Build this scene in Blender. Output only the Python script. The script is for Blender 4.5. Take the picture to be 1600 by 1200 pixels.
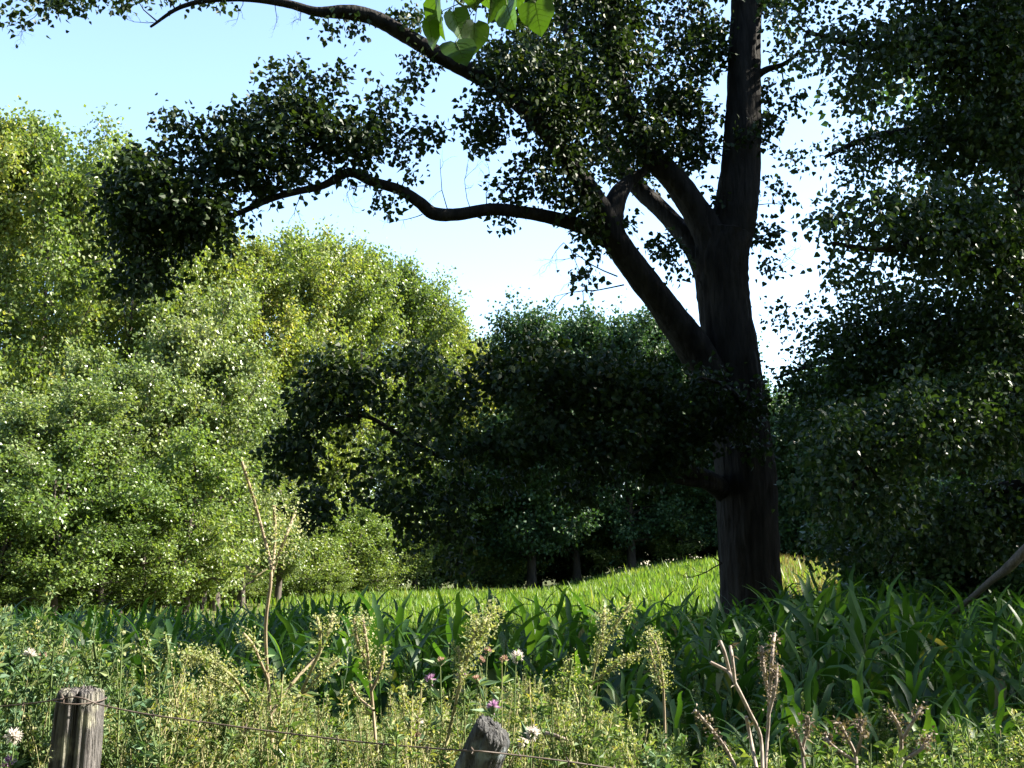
import bpy, math, random
import numpy as np
from mathutils import Vector, Matrix

for o in list(bpy.data.objects):
    bpy.data.objects.remove(o, do_unlink=True)
scene = bpy.context.scene
COL = scene.collection
rng = np.random.default_rng(11)
random.seed(5)

# ------------------------------------------------------------------ camera, sky, sun, exposure
FPX, HORIZON, EYE = 1700.0, 890.0, 1.65
PITCH = math.atan((HORIZON - 600.0) / FPX)
cam_data = bpy.data.cameras.new("camera")
cam = bpy.data.objects.new("camera", cam_data)
COL.objects.link(cam)
cam.location = (0, 0, EYE)
cam.rotation_euler = (math.pi / 2 + PITCH, 0, 0)
cam_data.sensor_width = 36.0
cam_data.lens = 36.0 * FPX / 1600.0
cam_data.clip_start = 0.05
cam_data.clip_end = 4000
scene.camera = cam

SUN_AZ, SUN_EL = math.radians(82), math.radians(39)       # azimuth clockwise from the view direction (+Y)
world = bpy.data.worlds.new("World")
scene.world = world
world.use_nodes = True
wn = world.node_tree.nodes
sky = wn.new("ShaderNodeTexSky")
sky.sky_type = 'NISHITA'
sky.sun_disc = False
sky.sun_elevation = SUN_EL
sky.sun_rotation = SUN_AZ
sky.air_density = 1.0
sky.dust_density = 0.4
sky.ozone_density = 1.0
wn["Background"].inputs["Strength"].default_value = 0.09
world.node_tree.links.new(sky.outputs[0], wn["Background"].inputs["Color"])

sun_data = bpy.data.lights.new("sun", 'SUN')
sun_data.energy = 5.0
sun_data.angle = math.radians(0.53)
sun_data.color = (1.0, 0.93, 0.80)
sun = bpy.data.objects.new("sun", sun_data)
COL.objects.link(sun)
sdir = Vector((math.sin(SUN_AZ) * math.cos(SUN_EL), math.cos(SUN_AZ) * math.cos(SUN_EL), math.sin(SUN_EL)))
sun.rotation_euler = (-sdir).to_track_quat('-Z', 'Y').to_euler()
sun.location = sdir * 60

scene.view_settings.view_transform = 'Standard'
scene.view_settings.look = 'None'
scene.view_settings.exposure = 2.4
scene.view_settings.gamma = 1.0
scene.view_settings.use_curve_mapping = False
cy = scene.cycles
cy.max_bounces = 6
cy.diffuse_bounces = 3
cy.glossy_bounces = 2
cy.transmission_bounces = 4
cy.use_denoising = True
cy.sample_clamp_indirect = 6.0

# ------------------------------------------------------------------ geometry helpers
def P(px, py, Y):
    """the point at depth Y seen at pixel (px, py) of the 1600 x 1200 photograph"""
    c, s = math.cos(PITCH), math.sin(PITCH)
    a, b = (px - 800) / FPX, (600 - py) / FPX
    t = Y / (c - s * b)
    return np.array([a * t, Y, EYE + (s + c * b) * t])

def px_to_m(w, Y):
    return w * Y / (FPX * 0.98)

def smooth(t):
    t = np.clip(t, 0, 1)
    return t * t * (3 - 2 * t)

def ground(x, y):
    x, y = np.asarray(x, float), np.asarray(y, float)
    far = smooth((y - 16) / 38) * (1.75 * smooth(x / 12.5) - 0.75 * smooth((x - 11) / 6))
    return far + 0.05 * np.sin(x * 0.9 + 1.3) * np.cos(y * 0.7) + 0.12 * smooth((x - 2) / 6) * smooth((y - 6) / 6)

class Geo:
    """collects quads; every face carries a tint value and a material slot"""
    def __init__(self):
        self.v, self.f, self.t, self.m, self.s, self.n = [], [], [], [], [], 0
    def add(self, v, f, tint=0.5, mat=0, smooth_=False):
        v = np.asarray(v, float).reshape(-1, 3)
        f = np.asarray(f, int).reshape(-1, 4)
        self.v.append(v)
        self.f.append(f + self.n)
        self.n += len(v)
        self.t.append(np.broadcast_to(np.asarray(tint, float), (len(f),)).copy())
        self.m.append(np.full(len(f), mat))
        self.s.append(np.full(len(f), smooth_))
    def arrays(self):
        return (np.concatenate(self.v), np.concatenate(self.f), np.concatenate(self.t), np.concatenate(self.m), np.concatenate(self.s))
    def add_geo(self, arr, M=None, off=(0, 0, 0), tshift=0.0):
        v, f, t, m, s = arr
        if M is not None:
            v = v @ np.asarray(M).T
        v = v + np.asarray(off)
        self.v.append(v); self.f.append(f + self.n); self.n += len(v)
        self.t.append(np.clip(t + tshift, 0, 1)); self.m.append(m); self.s.append(s)
    def mesh(self, name, mats):
        v, f, t, m, s = self.arrays()
        me = bpy.data.meshes.new(name)
        me.vertices.add(len(v)); me.vertices.foreach_set("co", v.astype(np.float32).ravel())
        me.loops.add(f.size); me.loops.foreach_set("vertex_index", f.astype(np.int32).ravel())
        me.polygons.add(len(f)); me.polygons.foreach_set("loop_start", np.arange(0, f.size, 4, dtype=np.int32))
        me.polygons.foreach_set("material_index", m.astype(np.int32))
        me.polygons.foreach_set("use_smooth", s.astype(bool))
        a = me.attributes.new("tint", 'FLOAT', 'FACE')
        a.data.foreach_set("value", t.astype(np.float32))
        for x in (mats if isinstance(mats, (list, tuple)) else [mats]):
            me.materials.append(x)
        me.update(calc_edges=True)
        return me

def obj(name, geo, mats, parent=None, kind=None, label=None):
    me = geo if isinstance(geo, bpy.types.Mesh) else geo.mesh(name, mats)
    o = bpy.data.objects.new(name, me)
    COL.objects.link(o)
    if parent is not None:
        o.parent = parent
    if kind: o["kind"] = kind
    if label: o["label"] = label
    return o

def thing(name, label, cat, loc=(0, 0, 0), rotz=0.0, group=None, scale=1.0):
    o = bpy.data.objects.new(name, None)
    o.empty_display_size = 0.2
    COL.objects.link(o)
    o.location = tuple(float(c) for c in loc)
    o.rotation_euler = (0, 0, rotz)
    o.scale = (scale,) * 3
    tag(o, label, cat, group)
    return o

def tag(o, label, cat, group=None):
    o["label"] = label; o["category"] = cat
    if group: o["group"] = group
    return o

KIDS = {}
def kids(o):
    return [c for c in bpy.data.objects if c.parent == o]

def dup(root, children, loc, rotz, label, scale=1.0, group=None, zscale=None):
    r = root.copy(); COL.objects.link(r)
    r.location = tuple(float(c) for c in loc); r.rotation_euler = (0, 0, rotz)
    r.scale = (scale, scale, zscale if zscale else scale)
    r["label"] = label
    if group: r["group"] = group
    for ch, subs in children:
        c = ch.copy(); COL.objects.link(c); c.parent = r
        for g in subs:
            d = g.copy(); COL.objects.link(d); d.parent = c
    return r

def catmull(pts, n):
    """resample control rows (any columns) with a Catmull-Rom spline, n steps per span"""
    p = np.asarray(pts, float)
    p = np.vstack([2 * p[0] - p[1], p, 2 * p[-1] - p[-2]])
    out = []
    for i in range(1, len(p) - 2):
        for k in range(n):
            t = k / n
            a, b, c, d = p[i - 1], p[i], p[i + 1], p[i + 2]
            out.append(0.5 * ((2 * b) + (-a + c) * t + (2 * a - 5 * b + 4 * c - d) * t * t + (-a + 3 * b - 3 * c + d) * t ** 3))
    out.append(p[-2])
    return np.array(out)

def unit(v):
    v = np.asarray(v, float)
    return v / np.maximum(np.linalg.norm(v, axis=-1, keepdims=True), 1e-9)

def tube(geo, path, rad, seg=6, mat=0, tint=0.5, rough=0.0, cap=True, furrow=0):
    path = np.asarray(path, float); rad = np.broadcast_to(np.asarray(rad, float), (len(path),))
    T = unit(np.gradient(path, axis=0))
    up = np.array([0.0, 0.0, 1.0]) if abs(T[0][2]) < 0.9 else np.array([0.0, 1.0, 0.0])
    N = unit(np.cross(up, T[0]))
    th = np.arange(seg) * 2 * math.pi / seg
    ph = rng.uniform(0, 6.28, 8)
    rings = []
    for i in range(len(path)):
        N = unit(N - T[i] * np.dot(N, T[i]))
        B = np.cross(T[i], N)
        r = np.full(seg, rad[i])
        if rough:
            s = i * 0.37
            r = r * (1 + rough * (np.sin(3 * th + ph[0] + 0.5 * math.sin(s + ph[1])) * 0.6 + np.sin(5 * th + ph[2] + s * 0.6) * 0.5
                                  + np.sin(2 * th + ph[3] - s * 0.4) * 0.5) + rng.normal(0, rough * 0.25, seg))
        if furrow:
            w = furrow * th + ph[4] + 0.9 * np.sin(i * 0.21 + 2 * th + ph[5]) + 0.6 * math.sin(i * 0.5 + ph[6])
            r = r * (1 - 0.11 * np.clip(np.cos(w), 0, 1) ** 1.5 + rng.normal(0, 0.012, seg))
        rings.append(path[i] + np.outer(np.cos(th) * r, N) + np.outer(np.sin(th) * r, B))
    v = np.concatenate(rings)
    n = len(path)
    i = np.arange(n - 1)[:, None] * seg
    j = np.arange(seg)[None, :]; k = (j + 1) % seg
    f = np.stack([i + j, i + k, i + seg + k, i + seg + j], -1).reshape(-1, 4)
    geo.add(v, f, tint, mat, True)
    if cap and seg >= 4:
        e = (n - 1) * seg
        c = np.vstack([v[e:e + seg], path[-1] + T[-1] * rad[-1] * 0.5])
        geo.add(c, [[a, (a + 1) % seg, (a + 2) % seg, seg] for a in range(0, seg - 1, 2)], tint, mat, True)

LEAF4 = (np.array([[0, 0, 0], [-0.46, 0.36, 0.13], [0, 1, -0.06], [0.46, 0.36, 0.13]]), np.array([[0, 1, 2, 3]]))
LEAF6 = (np.array([[0, 0, 0], [-0.34, 0.06, 0.09], [-0.45, 0.36, 0.12], [0, 1, -0.08], [0.45, 0.36, 0.12], [0.34, 0.06, 0.09]]),
         np.array([[0, 3, 2, 1], [0, 5, 4, 3]]))
OVATE = (np.array([[0, 0, 0], [-0.22, 0.3, 0.07], [-0.17, 0.62, 0.05], [0, 1, -0.10], [0.17, 0.62, 0.05], [0.22, 0.3, 0.07]]), np.array([[0, 3, 2, 1], [0, 5, 4, 3]]))
LANCE = (np.array([[0, 0, 0], [-0.14, 0.42, 0.05], [0, 1, -0.12], [0.14, 0.42, 0.05]]), np.array([[0, 1, 2, 3]]))

def leaves(geo, pos, size, axis, normal, shape=LEAF4, tint=None, mat=0):
    n = len(pos)
    if n == 0: return
    A = unit(axis)
    Nn = unit(normal - A * np.sum(normal * A, 1, keepdims=True))
    S = np.cross(A, Nn)
    v0, f0 = shape
    size = np.broadcast_to(size, (n,))
    v = pos[:, None, :] + size[:, None, None] * (v0[None, :, 0:1] * S[:, None, :] + v0[None, :, 1:2] * A[:, None, :] + v0[None, :, 2:3] * Nn[:, None, :])
    f = f0[None] + (np.arange(n) * len(v0))[:, None, None]
    if tint is None: tint = rng.uniform(0, 1, n)
    geo.add(v.reshape(-1, 3), f.reshape(-1, 4), np.repeat(tint, len(f0)), mat)

def rand_dirs(n, up=0.0, spread=1.0):
    d = rng.normal(0, 1, (n, 3)) * spread
    d[:, 2] += up
    return unit(d)

# ------------------------------------------------------------------ materials
def new_mat(name):
    m = bpy.data.materials.new(name)
    m.use_nodes = True
    nt = m.node_tree
    nt.nodes.clear()
    return m, nt, nt.nodes.new("ShaderNodeOutputMaterial")

def ramp(nt, stops, fac):
    r = nt.nodes.new("ShaderNodeValToRGB")
    e = r.color_ramp.elements
    while len(e) < len(stops): e.new(0.5)
    for el, (p, c) in zip(e, stops):
        el.position = p; el.color = (*c, 1)
    nt.links.new(fac, r.inputs[0])
    return r.outputs[0]

def leaf_mat(name, stops, trans=0.35, tcol=(1.25, 1.3, 0.5), rough=0.38, spec=0.5, objvar=0.0):
    m, nt, out = new_mat(name)
    L = nt.links
    at = nt.nodes.new("ShaderNodeAttribute"); at.attribute_name = "tint"
    fac = at.outputs["Fac"]
    if objvar:
        oi = nt.nodes.new("ShaderNodeObjectInfo")
        ma = nt.nodes.new("ShaderNodeMath"); ma.operation = 'MULTIPLY_ADD'
        ma.inputs[1].default_value = objvar; L.new(oi.outputs["Random"], ma.inputs[0])
        L.new(fac, ma.inputs[2])
        m2 = nt.nodes.new("ShaderNodeMath"); m2.operation = 'SUBTRACT'; m2.inputs[1].default_value = objvar / 2; m2.use_clamp = True
        L.new(ma.outputs[0], m2.inputs[0])
        fac = m2.outputs[0]
    col = ramp(nt, stops, fac)
    pr = nt.nodes.new("ShaderNodeBsdfPrincipled")
    L.new(col, pr.inputs["Base Color"])
    pr.inputs["Roughness"].default_value = rough
    pr.inputs["Specular IOR Level"].default_value = spec
    tr = nt.nodes.new("ShaderNodeBsdfTranslucent")
    mu = nt.nodes.new("ShaderNodeMix"); mu.data_type = 'RGBA'; mu.blend_type = 'MULTIPLY'
    mu.inputs[0].default_value = 1.0
    L.new(col, mu.inputs[6]); mu.inputs[7].default_value = (*tcol, 1)
    mu.clamp_result = False
    L.new(mu.outputs[2], tr.inputs["Color"])
    mx = nt.nodes.new("ShaderNodeMixShader"); mx.inputs[0].default_value = trans
    L.new(pr.outputs[0], mx.inputs[1]); L.new(tr.outputs[0], mx.inputs[2])
    L.new(mx.outputs[0], out.inputs[0])
    return m

def bark_mat(name, dark, light, scale=(9, 9, 1.6), bump=0.6, patch=None):
    m, nt, out = new_mat(name)
    L = nt.links
    tc = nt.nodes.new("ShaderNodeTexCoord")
    mp = nt.nodes.new("ShaderNodeMapping"); mp.inputs["Scale"].default_value = scale
    L.new(tc.outputs["Object"], mp.inputs[0])
    n1 = nt.nodes.new("ShaderNodeTexNoise"); n1.inputs["Scale"].default_value = 1.0; n1.inputs["Detail"].default_value = 6; n1.inputs["Roughness"].default_value = 0.65
    L.new(mp.outputs[0], n1.inputs[0])
    v1 = nt.nodes.new("ShaderNodeTexVoronoi"); v1.inputs["Scale"].default_value = 1.4; v1.feature = 'DISTANCE_TO_EDGE'
    L.new(mp.outputs[0], v1.inputs[0])
    col = ramp(nt, [(0.3, dark), (0.72, light)], n1.outputs[0])
    if patch:
        n2 = nt.nodes.new("ShaderNodeTexNoise"); n2.inputs["Scale"].default_value = 14; n2.inputs["Detail"].default_value = 4
        L.new(tc.outputs["Object"], n2.inputs[0])
        f2 = ramp(nt, [(0.55, (0, 0, 0)), (0.68, (1, 1, 1))], n2.outputs[0])
        mc = nt.nodes.new("ShaderNodeMix"); mc.data_type = 'RGBA'
        L.new(f2, mc.inputs[0]); L.new(col, mc.inputs[6]); mc.inputs[7].default_value = (*patch, 1)
        col = mc.outputs[2]
    pr = nt.nodes.new("ShaderNodeBsdfPrincipled")
    pr.inputs["Roughness"].default_value = 0.9; pr.inputs["Specular IOR Level"].default_value = 0.12
    L.new(col, pr.inputs["Base Color"])
    ad = nt.nodes.new("ShaderNodeMath"); ad.operation = 'ADD'
    L.new(n1.outputs[0], ad.inputs[0]); L.new(v1.outputs[0], ad.inputs[1])
    bp = nt.nodes.new("ShaderNodeBump"); bp.inputs["Strength"].default_value = bump; bp.inputs["Distance"].default_value = 0.04
    L.new(ad.outputs[0], bp.inputs["Height"]); L.new(bp.outputs[0], pr.inputs["Normal"])
    L.new(pr.outputs[0], out.inputs[0])
    return m

def plain_mat(name, c1, c2, rough=0.8, scale=20, spec=0.3):
    m, nt, out = new_mat(name)
    tc = nt.nodes.new("ShaderNodeTexCoord")
    n1 = nt.nodes.new("ShaderNodeTexNoise"); n1.inputs["Scale"].default_value = scale; n1.inputs["Detail"].default_value = 5
    nt.links.new(tc.outputs["Object"], n1.inputs[0])
    col = ramp(nt, [(0.3, c1), (0.7, c2)], n1.outputs[0])
    pr = nt.nodes.new("ShaderNodeBsdfPrincipled")
    pr.inputs["Roughness"].default_value = rough; pr.inputs["Specular IOR Level"].default_value = spec
    nt.links.new(col, pr.inputs["Base Color"]); nt.links.new(pr.outputs[0], out.inputs[0])
    return m

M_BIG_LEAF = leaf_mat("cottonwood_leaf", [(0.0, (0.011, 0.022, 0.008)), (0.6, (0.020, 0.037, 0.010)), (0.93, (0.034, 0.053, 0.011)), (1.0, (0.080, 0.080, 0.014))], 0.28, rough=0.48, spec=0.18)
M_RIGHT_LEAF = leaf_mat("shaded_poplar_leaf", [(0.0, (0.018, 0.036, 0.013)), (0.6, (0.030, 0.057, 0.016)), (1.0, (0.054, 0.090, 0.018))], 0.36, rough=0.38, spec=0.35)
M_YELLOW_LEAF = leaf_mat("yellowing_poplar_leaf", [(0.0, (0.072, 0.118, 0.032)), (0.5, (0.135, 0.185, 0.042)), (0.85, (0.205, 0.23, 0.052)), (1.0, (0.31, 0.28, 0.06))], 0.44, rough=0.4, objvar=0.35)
M_SILVER_LEAF = leaf_mat("grey_green_leaf", [(0.0, (0.072, 0.112, 0.040)), (0.5, (0.122, 0.172, 0.052)), (0.8, (0.185, 0.22, 0.080)), (1.0, (0.28, 0.30, 0.17))], 0.36, rough=0.36, spec=0.42, objvar=0.4)
M_GREEN_LEAF = leaf_mat("bright_green_leaf", [(0.0, (0.062, 0.106, 0.028)), (0.5, (0.112, 0.172, 0.042)), (0.85, (0.170, 0.215, 0.055)), (1.0, (0.22, 0.25, 0.10))], 0.40, rough=0.38, spec=0.4, objvar=0.3)
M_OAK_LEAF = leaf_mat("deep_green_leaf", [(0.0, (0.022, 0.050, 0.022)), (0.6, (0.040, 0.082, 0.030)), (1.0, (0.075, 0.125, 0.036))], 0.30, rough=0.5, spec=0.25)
M_MAIZE = leaf_mat("maize_leaf", [(0.0, (0.025, 0.068, 0.013)), (0.5, (0.049, 0.113, 0.016)), (0.85, (0.085, 0.155, 0.024)), (1.0, (0.20, 0.17, 0.06))], 0.42, rough=0.48, spec=0.3, objvar=0.75)
M_FIELD = leaf_mat("field_grass_blade", [(0.0, (0.055, 0.115, 0.022)), (0.5, (0.10, 0.175, 0.028)), (0.85, (0.165, 0.215, 0.040)), (1.0, (0.25, 0.23, 0.09))], 0.45, rough=0.5, spec=0.3)
M_DRYFIELD = leaf_mat("dry_grass_blade", [(0.0, (0.12, 0.11, 0.05)), (0.6, (0.19, 0.15, 0.075)), (1.0, (0.26, 0.20, 0.11))], 0.35, rough=0.7, spec=0.2)
M_WEED = leaf_mat("weed_leaf", [(0.0, (0.055, 0.10, 0.032)), (0.55, (0.105, 0.165, 0.058)), (0.9, (0.17, 0.21, 0.085)), (1.0, (0.26, 0.23, 0.09))], 0.35, rough=0.6, spec=0.25)
M_BLUEWEED = leaf_mat("blue_green_weed_leaf", [(0.0, (0.05, 0.10, 0.05)), (0.6, (0.09, 0.155, 0.078)), (1.0, (0.16, 0.215, 0.115))], 0.30, rough=0.6, spec=0.25)
M_YELLOWWEED = leaf_mat("yellow_weed_leaf", [(0.0, (0.085, 0.135, 0.04)), (0.5, (0.15, 0.20, 0.068)), (0.9, (0.24, 0.26, 0.10)), (1.0, (0.46, 0.42, 0.07))], 0.38, rough=0.6, spec=.2)
M_SEED = leaf_mat("pale_seed_cluster", [(0.0, (0.16, 0.20, 0.085)), (0.5, (0.25, 0.27, 0.13)), (1.0, (0.38, 0.37, 0.21))], 0.35, rough=0.7, spec=0.2)
M_STRAW = plain_mat("straw_stem", (0.15, 0.14, 0.065), (0.25, 0.225, 0.11))
M_REDSTEM = plain_mat("reddish_stem", (0.17, 0.13, 0.085), (0.26, 0.205, 0.13))
M_GREENSTEM = plain_mat("green_stem", (0.06, 0.10, 0.03), (0.11, 0.14, 0.045))
M_DRYSTEM = plain_mat("grey_dry_stem", (0.13, 0.10, 0.085), (0.30, 0.25, 0.21), scale=40)
M_DRYHEAD = leaf_mat("brown_dry_leaf", [(0.0, (0.08, 0.06, 0.045)), (0.6, (0.15, 0.12, 0.095)), (1.0, (0.27, 0.225, 0.185))], 0.2, rough=0.8, spec=0.2)
M_PINK = leaf_mat("pink_petal", [(0.0, (0.34, 0.18, 0.32)), (0.6, (0.45, 0.28, 0.42)), (1.0, (0.58, 0.44, 0.54))], 0.35, (1.1, 1, 1.1), rough=0.7, spec=0.2)
M_FLUFF = leaf_mat("white_seed_fluff", [(0.0, (0.55, 0.48, 0.42)), (1.0, (0.78, 0.74, 0.70))], 0.4, (1, 1, 1), rough=0.8, spec=0.1)
M_PEACH = leaf_mat("faded_flower", [(0.0, (0.34, 0.20, 0.14)), (1.0, (0.58, 0.42, 0.34))], 0.35, (1, 1, 1), rough=0.8, spec=0.1)
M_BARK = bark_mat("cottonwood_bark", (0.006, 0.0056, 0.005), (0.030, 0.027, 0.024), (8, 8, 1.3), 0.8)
M_FARBARK = bark_mat("poplar_bark", (0.035, 0.03, 0.024), (0.12, 0.10, 0.085), (5, 5, 1.2), 0.4)
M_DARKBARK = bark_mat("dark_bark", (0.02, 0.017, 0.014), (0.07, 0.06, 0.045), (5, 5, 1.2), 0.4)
M_BARKSTICK = bark_mat("grey_branch_bark", (0.05, 0.045, 0.04), (0.14, 0.12, 0.105), (30, 30, 8), 0.5)
M_POST = bark_mat("weathered_post_wood", (0.035, 0.032, 0.031), (0.19, 0.178, 0.17), (60, 60, 5), 1.0, patch=(0.27, 0.26, 0.20))
M_SHADEPOST = bark_mat("shade_tinted_weathered_wood", (0.022, 0.022, 0.024), (0.10, 0.10, 0.10), (45, 45, 6), 0.7, patch=(0.14, 0.16, 0.17))  # darker, bluer post wood: the leaning post's shade is mixed into its colour
M_WIRE = plain_mat("rusty_wire", (0.05, 0.035, 0.03), (0.11, 0.085, 0.07), rough=0.6, scale=60)

# ------------------------------------------------------------------ ground
def ground_mat():
    m, nt, out = new_mat("meadow_soil")
    L = nt.links
    tc = nt.nodes.new("ShaderNodeTexCoord")
    n1 = nt.nodes.new("ShaderNodeTexNoise"); n1.inputs["Scale"].default_value = 0.35; n1.inputs["Detail"].default_value = 8
    n2 = nt.nodes.new("ShaderNodeTexNoise"); n2.inputs["Scale"].default_value = 6; n2.inputs["Detail"].default_value = 8
    for n in (n1, n2): L.new(tc.outputs["Object"], n.inputs[0])
    a = ramp(nt, [(0.35, (0.05, 0.065, 0.02)), (0.65, (0.10, 0.105, 0.035))], n1.outputs[0])
    b = ramp(nt, [(0.35, (0.035, 0.03, 0.018)), (0.65, (0.12, 0.13, 0.045))], n2.outputs[0])
    mx = nt.nodes.new("ShaderNodeMix"); mx.data_type = 'RGBA'; mx.inputs[0].default_value = 0.5
    L.new(a, mx.inputs[6]); L.new(b, mx.inputs[7])
    pr = nt.nodes.new("ShaderNodeBsdfPrincipled"); pr.inputs["Roughness"].default_value = 0.95; pr.inputs["Specular IOR Level"].default_value = 0.1
    L.new(mx.outputs[2], pr.inputs["Base Color"])
    bp = nt.nodes.new("ShaderNodeBump"); bp.inputs["Strength"].default_value = 0.8; bp.inputs["Distance"].default_value = 0.1
    L.new(n2.outputs[0], bp.inputs["Height"]); L.new(bp.outputs[0], pr.inputs["Normal"])
    L.new(pr.outputs[0], out.inputs[0])
    return m

g = Geo()
u = np.linspace(-1, 1, 161)
gx = np.sign(u) * (np.abs(u) * 45 + np.abs(u) ** 5 * 1600)
gy = 40 + np.sign(u) * (np.abs(u) * 60 + np.abs(u) ** 5 * 1600)
X, Y = np.meshgrid(gx, gy)
Z = ground(X, Y)
idx = np.arange(161 * 161).reshape(161, 161)
g.add(np.stack([X, Y, Z], -1), np.stack([idx[:-1, :-1], idx[:-1, 1:], idx[1:, 1:], idx[1:, :-1]], -1), 0.5, 0, True)
obj("ground", g, ground_mat(), kind="structure")

# ------------------------------------------------------------------ woodland trees: trunk with limbs, and a crown of leaves
def make_tree(H, R, h0, nlimb, nclump, nleaf, lsize, leafmat, barkmat, rise=0.9, round_=False, trunk_r=0.16, seed=0, clump=0.38):
    global rng
    rng = np.random.default_rng(100 + seed)
    tk, limbs, cr = Geo(), [], Geo()
    zz = np.linspace(-0.3, H * 0.97, 12)
    bend = rng.normal(0, 0.25, (2, 3))
    ax = np.stack([sum(bend[0, k] * np.sin(zz / H * (k + 1) * 2) for k in range(3)) * (zz / H), sum(bend[1, k] * np.sin(zz / H * (k + 1) * 2) for k in range(3)) * (zz / H), zz], -1)
    rr = trunk_r * (1 - zz / H * 0.93) + trunk_r * 0.35 * np.exp(-np.clip(zz, 0, 9) / 0.5)
    tube(tk, ax, rr, 10, rough=0.05)
    lg = Geo()
    gaps = rng.uniform(0, 6.28, 3); gz_ = rng.uniform(0.15, 0.85, 3)
    for i in range(nlimb):
        f = min(0.999, max(0, (i + rng.uniform(-0.8, 1.8)) / nlimb))
        h = h0 + (H * 0.97 - h0) * f ** 0.95
        az = i * 2.39996 + rng.normal(0, 0.5)
        if any(abs(f - gz_[k]) < 0.09 and math.cos(az - gaps[k]) > 0.3 for k in range(3)): continue
        if round_:
            prof = math.sqrt(max(0.02, 1 - (2 * f - 0.85) ** 2 / 1.35))
        else:
            prof = min(1.0, 0.62 + 1.5 * f) * (1 - f ** 2.4) ** 0.75 + 0.05
        Lr = R * prof * rng.uniform(0.42, 1.3)
        start = np.array([np.interp(h, zz, ax[:, 0]), np.interp(h, zz, ax[:, 1]), h])
        up = rise * Lr * rng.uniform(0.7, 1.3)
        d = np.array([math.cos(az), math.sin(az), 0])
        t = np.linspace(0, 1, 5)[:, None]
        path = start + d * Lr * t + np.array([0, 0, 1]) * up * (t ** 1.3) * (1.0 if rise > 0.3 else 1) - np.array([0, 0, 1]) * 0.12 * Lr * t ** 3
        path[1:] += rng.normal(0, 0.06 * Lr, (4, 3))
        r0 = max(0.028, 0.46 * float(np.interp(h, zz, rr)))
        tube(lg, path, np.linspace(r0, 0.008, 5), 5, cap=False)
        ltint = rng.uniform(0, 0.30)
        for c in range(nclump):
            tt = 0.30 + 0.78 * (c + rng.uniform(0, 1)) / nclump
            k = min(tt, 1) * 4; k0 = int(min(3, k)); p = path[k0] * (1 - (k - k0)) + path[k0 + 1] * (k - k0)
            out_ = unit(d * rng.uniform(.1, .9) + rng.normal(0, 0.55, 3) + np.array([0, 0, 0.25 + 0.5 * min(rise, 1)]))
            q = p + out_ * R * rng.uniform(0.12, 0.42)
            tube(lg, np.array([p, (p + q) / 2 + rng.normal(0, 0.04, 3), q]), [0.014, 0.010, 0.004], 3, cap=False)
            n = int(nleaf * rng.uniform(0.5, 1.5))
            cs = clump * rng.uniform(0.7, 1.3)
            along = rng.uniform(-0.15, 1.15, (n, 1))
            pos = p * (1 - along) + q * along + rng.normal(0, 1, (n, 3)) * np.array([cs, cs, cs * 0.8]) * 0.5
            axd = unit(unit(pos - p) * 0.5 + rng.normal(0, 0.6, (n, 3)) - np.array([0, 0, 0.45]))
            nm = rand_dirs(n, 0.55)
            tint = np.clip(ltint + rng.uniform(0, 0.25) + rng.uniform(0, 0.5, n), 0, 1)
            leaves(cr, pos, lsize * rng.uniform(0.7, 1.25, n), axd, nm, LEAF4, tint)
    ms = (tk.mesh("trunk", barkmat), lg.mesh("limbs", barkmat), cr.mesh("crown", leafmat))
    return ms

PROTO = {}
def proto(kind, *a, **k):
    PROTO[kind] = (make_tree(*a, **k), a[0])

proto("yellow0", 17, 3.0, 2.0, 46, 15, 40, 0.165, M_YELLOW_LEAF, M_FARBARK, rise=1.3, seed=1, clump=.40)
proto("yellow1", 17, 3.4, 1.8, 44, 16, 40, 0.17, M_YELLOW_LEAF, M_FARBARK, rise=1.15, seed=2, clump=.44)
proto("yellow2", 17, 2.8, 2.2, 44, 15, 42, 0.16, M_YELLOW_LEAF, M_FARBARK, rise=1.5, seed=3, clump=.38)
proto("silver0", 10, 2.9, 0.9, 40, 15, 40, 0.14, M_SILVER_LEAF, M_FARBARK, rise=0.95, seed=4, clump=.36)
proto("silver1", 10, 2.6, 0.8, 40, 15, 40, 0.135, M_SILVER_LEAF, M_FARBARK, rise=1.15, seed=5, clump=.34)
proto("green0", 6, 2.7, 0.45, 30, 15, 38, 0.135, M_GREEN_LEAF, M_FARBARK, rise=0.35, round_=True, seed=6, clump=.36)
proto("dark0", 16, 5.2, 1.6, 60, 20, 40, 0.22, M_OAK_LEAF, M_DARKBARK, rise=0.45, round_=True, trunk_r=0.30, seed=7, clump=0.6)
proto("dark1", 15, 4.4, 1.4, 56, 18, 40, 0.22, M_OAK_LEAF, M_DARKBARK, rise=0.6, round_=True, trunk_r=0.26, seed=8, clump=0.56)
proto("shrub", 4.5, 2.6, 0.2, 26, 14, 40, 0.2, M_OAK_LEAF, M_DARKBARK, rise=0.5, round_=True, trunk_r=0.06, seed=9, clump=0.5)

def plant_tree(name, kind, px, Yd, top, label, cat="tree", group=None, wide=1.0, x=None, H=None):
    (tm, lm, cm), H0 = PROTO[kind]
    xx = (px - 800) / FPX * Yd if x is None else x
    z0 = float(ground(xx, Yd))
    if H is None:
        H = P(px, top, Yd)[2] - z0
    s = H / H0
    if kind.startswith('yellow') and x is None: s *= 0.935
    t = thing(name, label, cat, (xx, Yd, z0), rng.uniform(0, 6.28), group)
    t.scale = (wide * (0.5 + 0.5 * s), wide * (0.5 + 0.5 * s), s)
    tr = obj("trunk", tm, None, t)
    obj("limb", lm, None, tr, kind="stuff")
    obj("crown", cm, None, t, kind="stuff")
    return t

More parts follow.
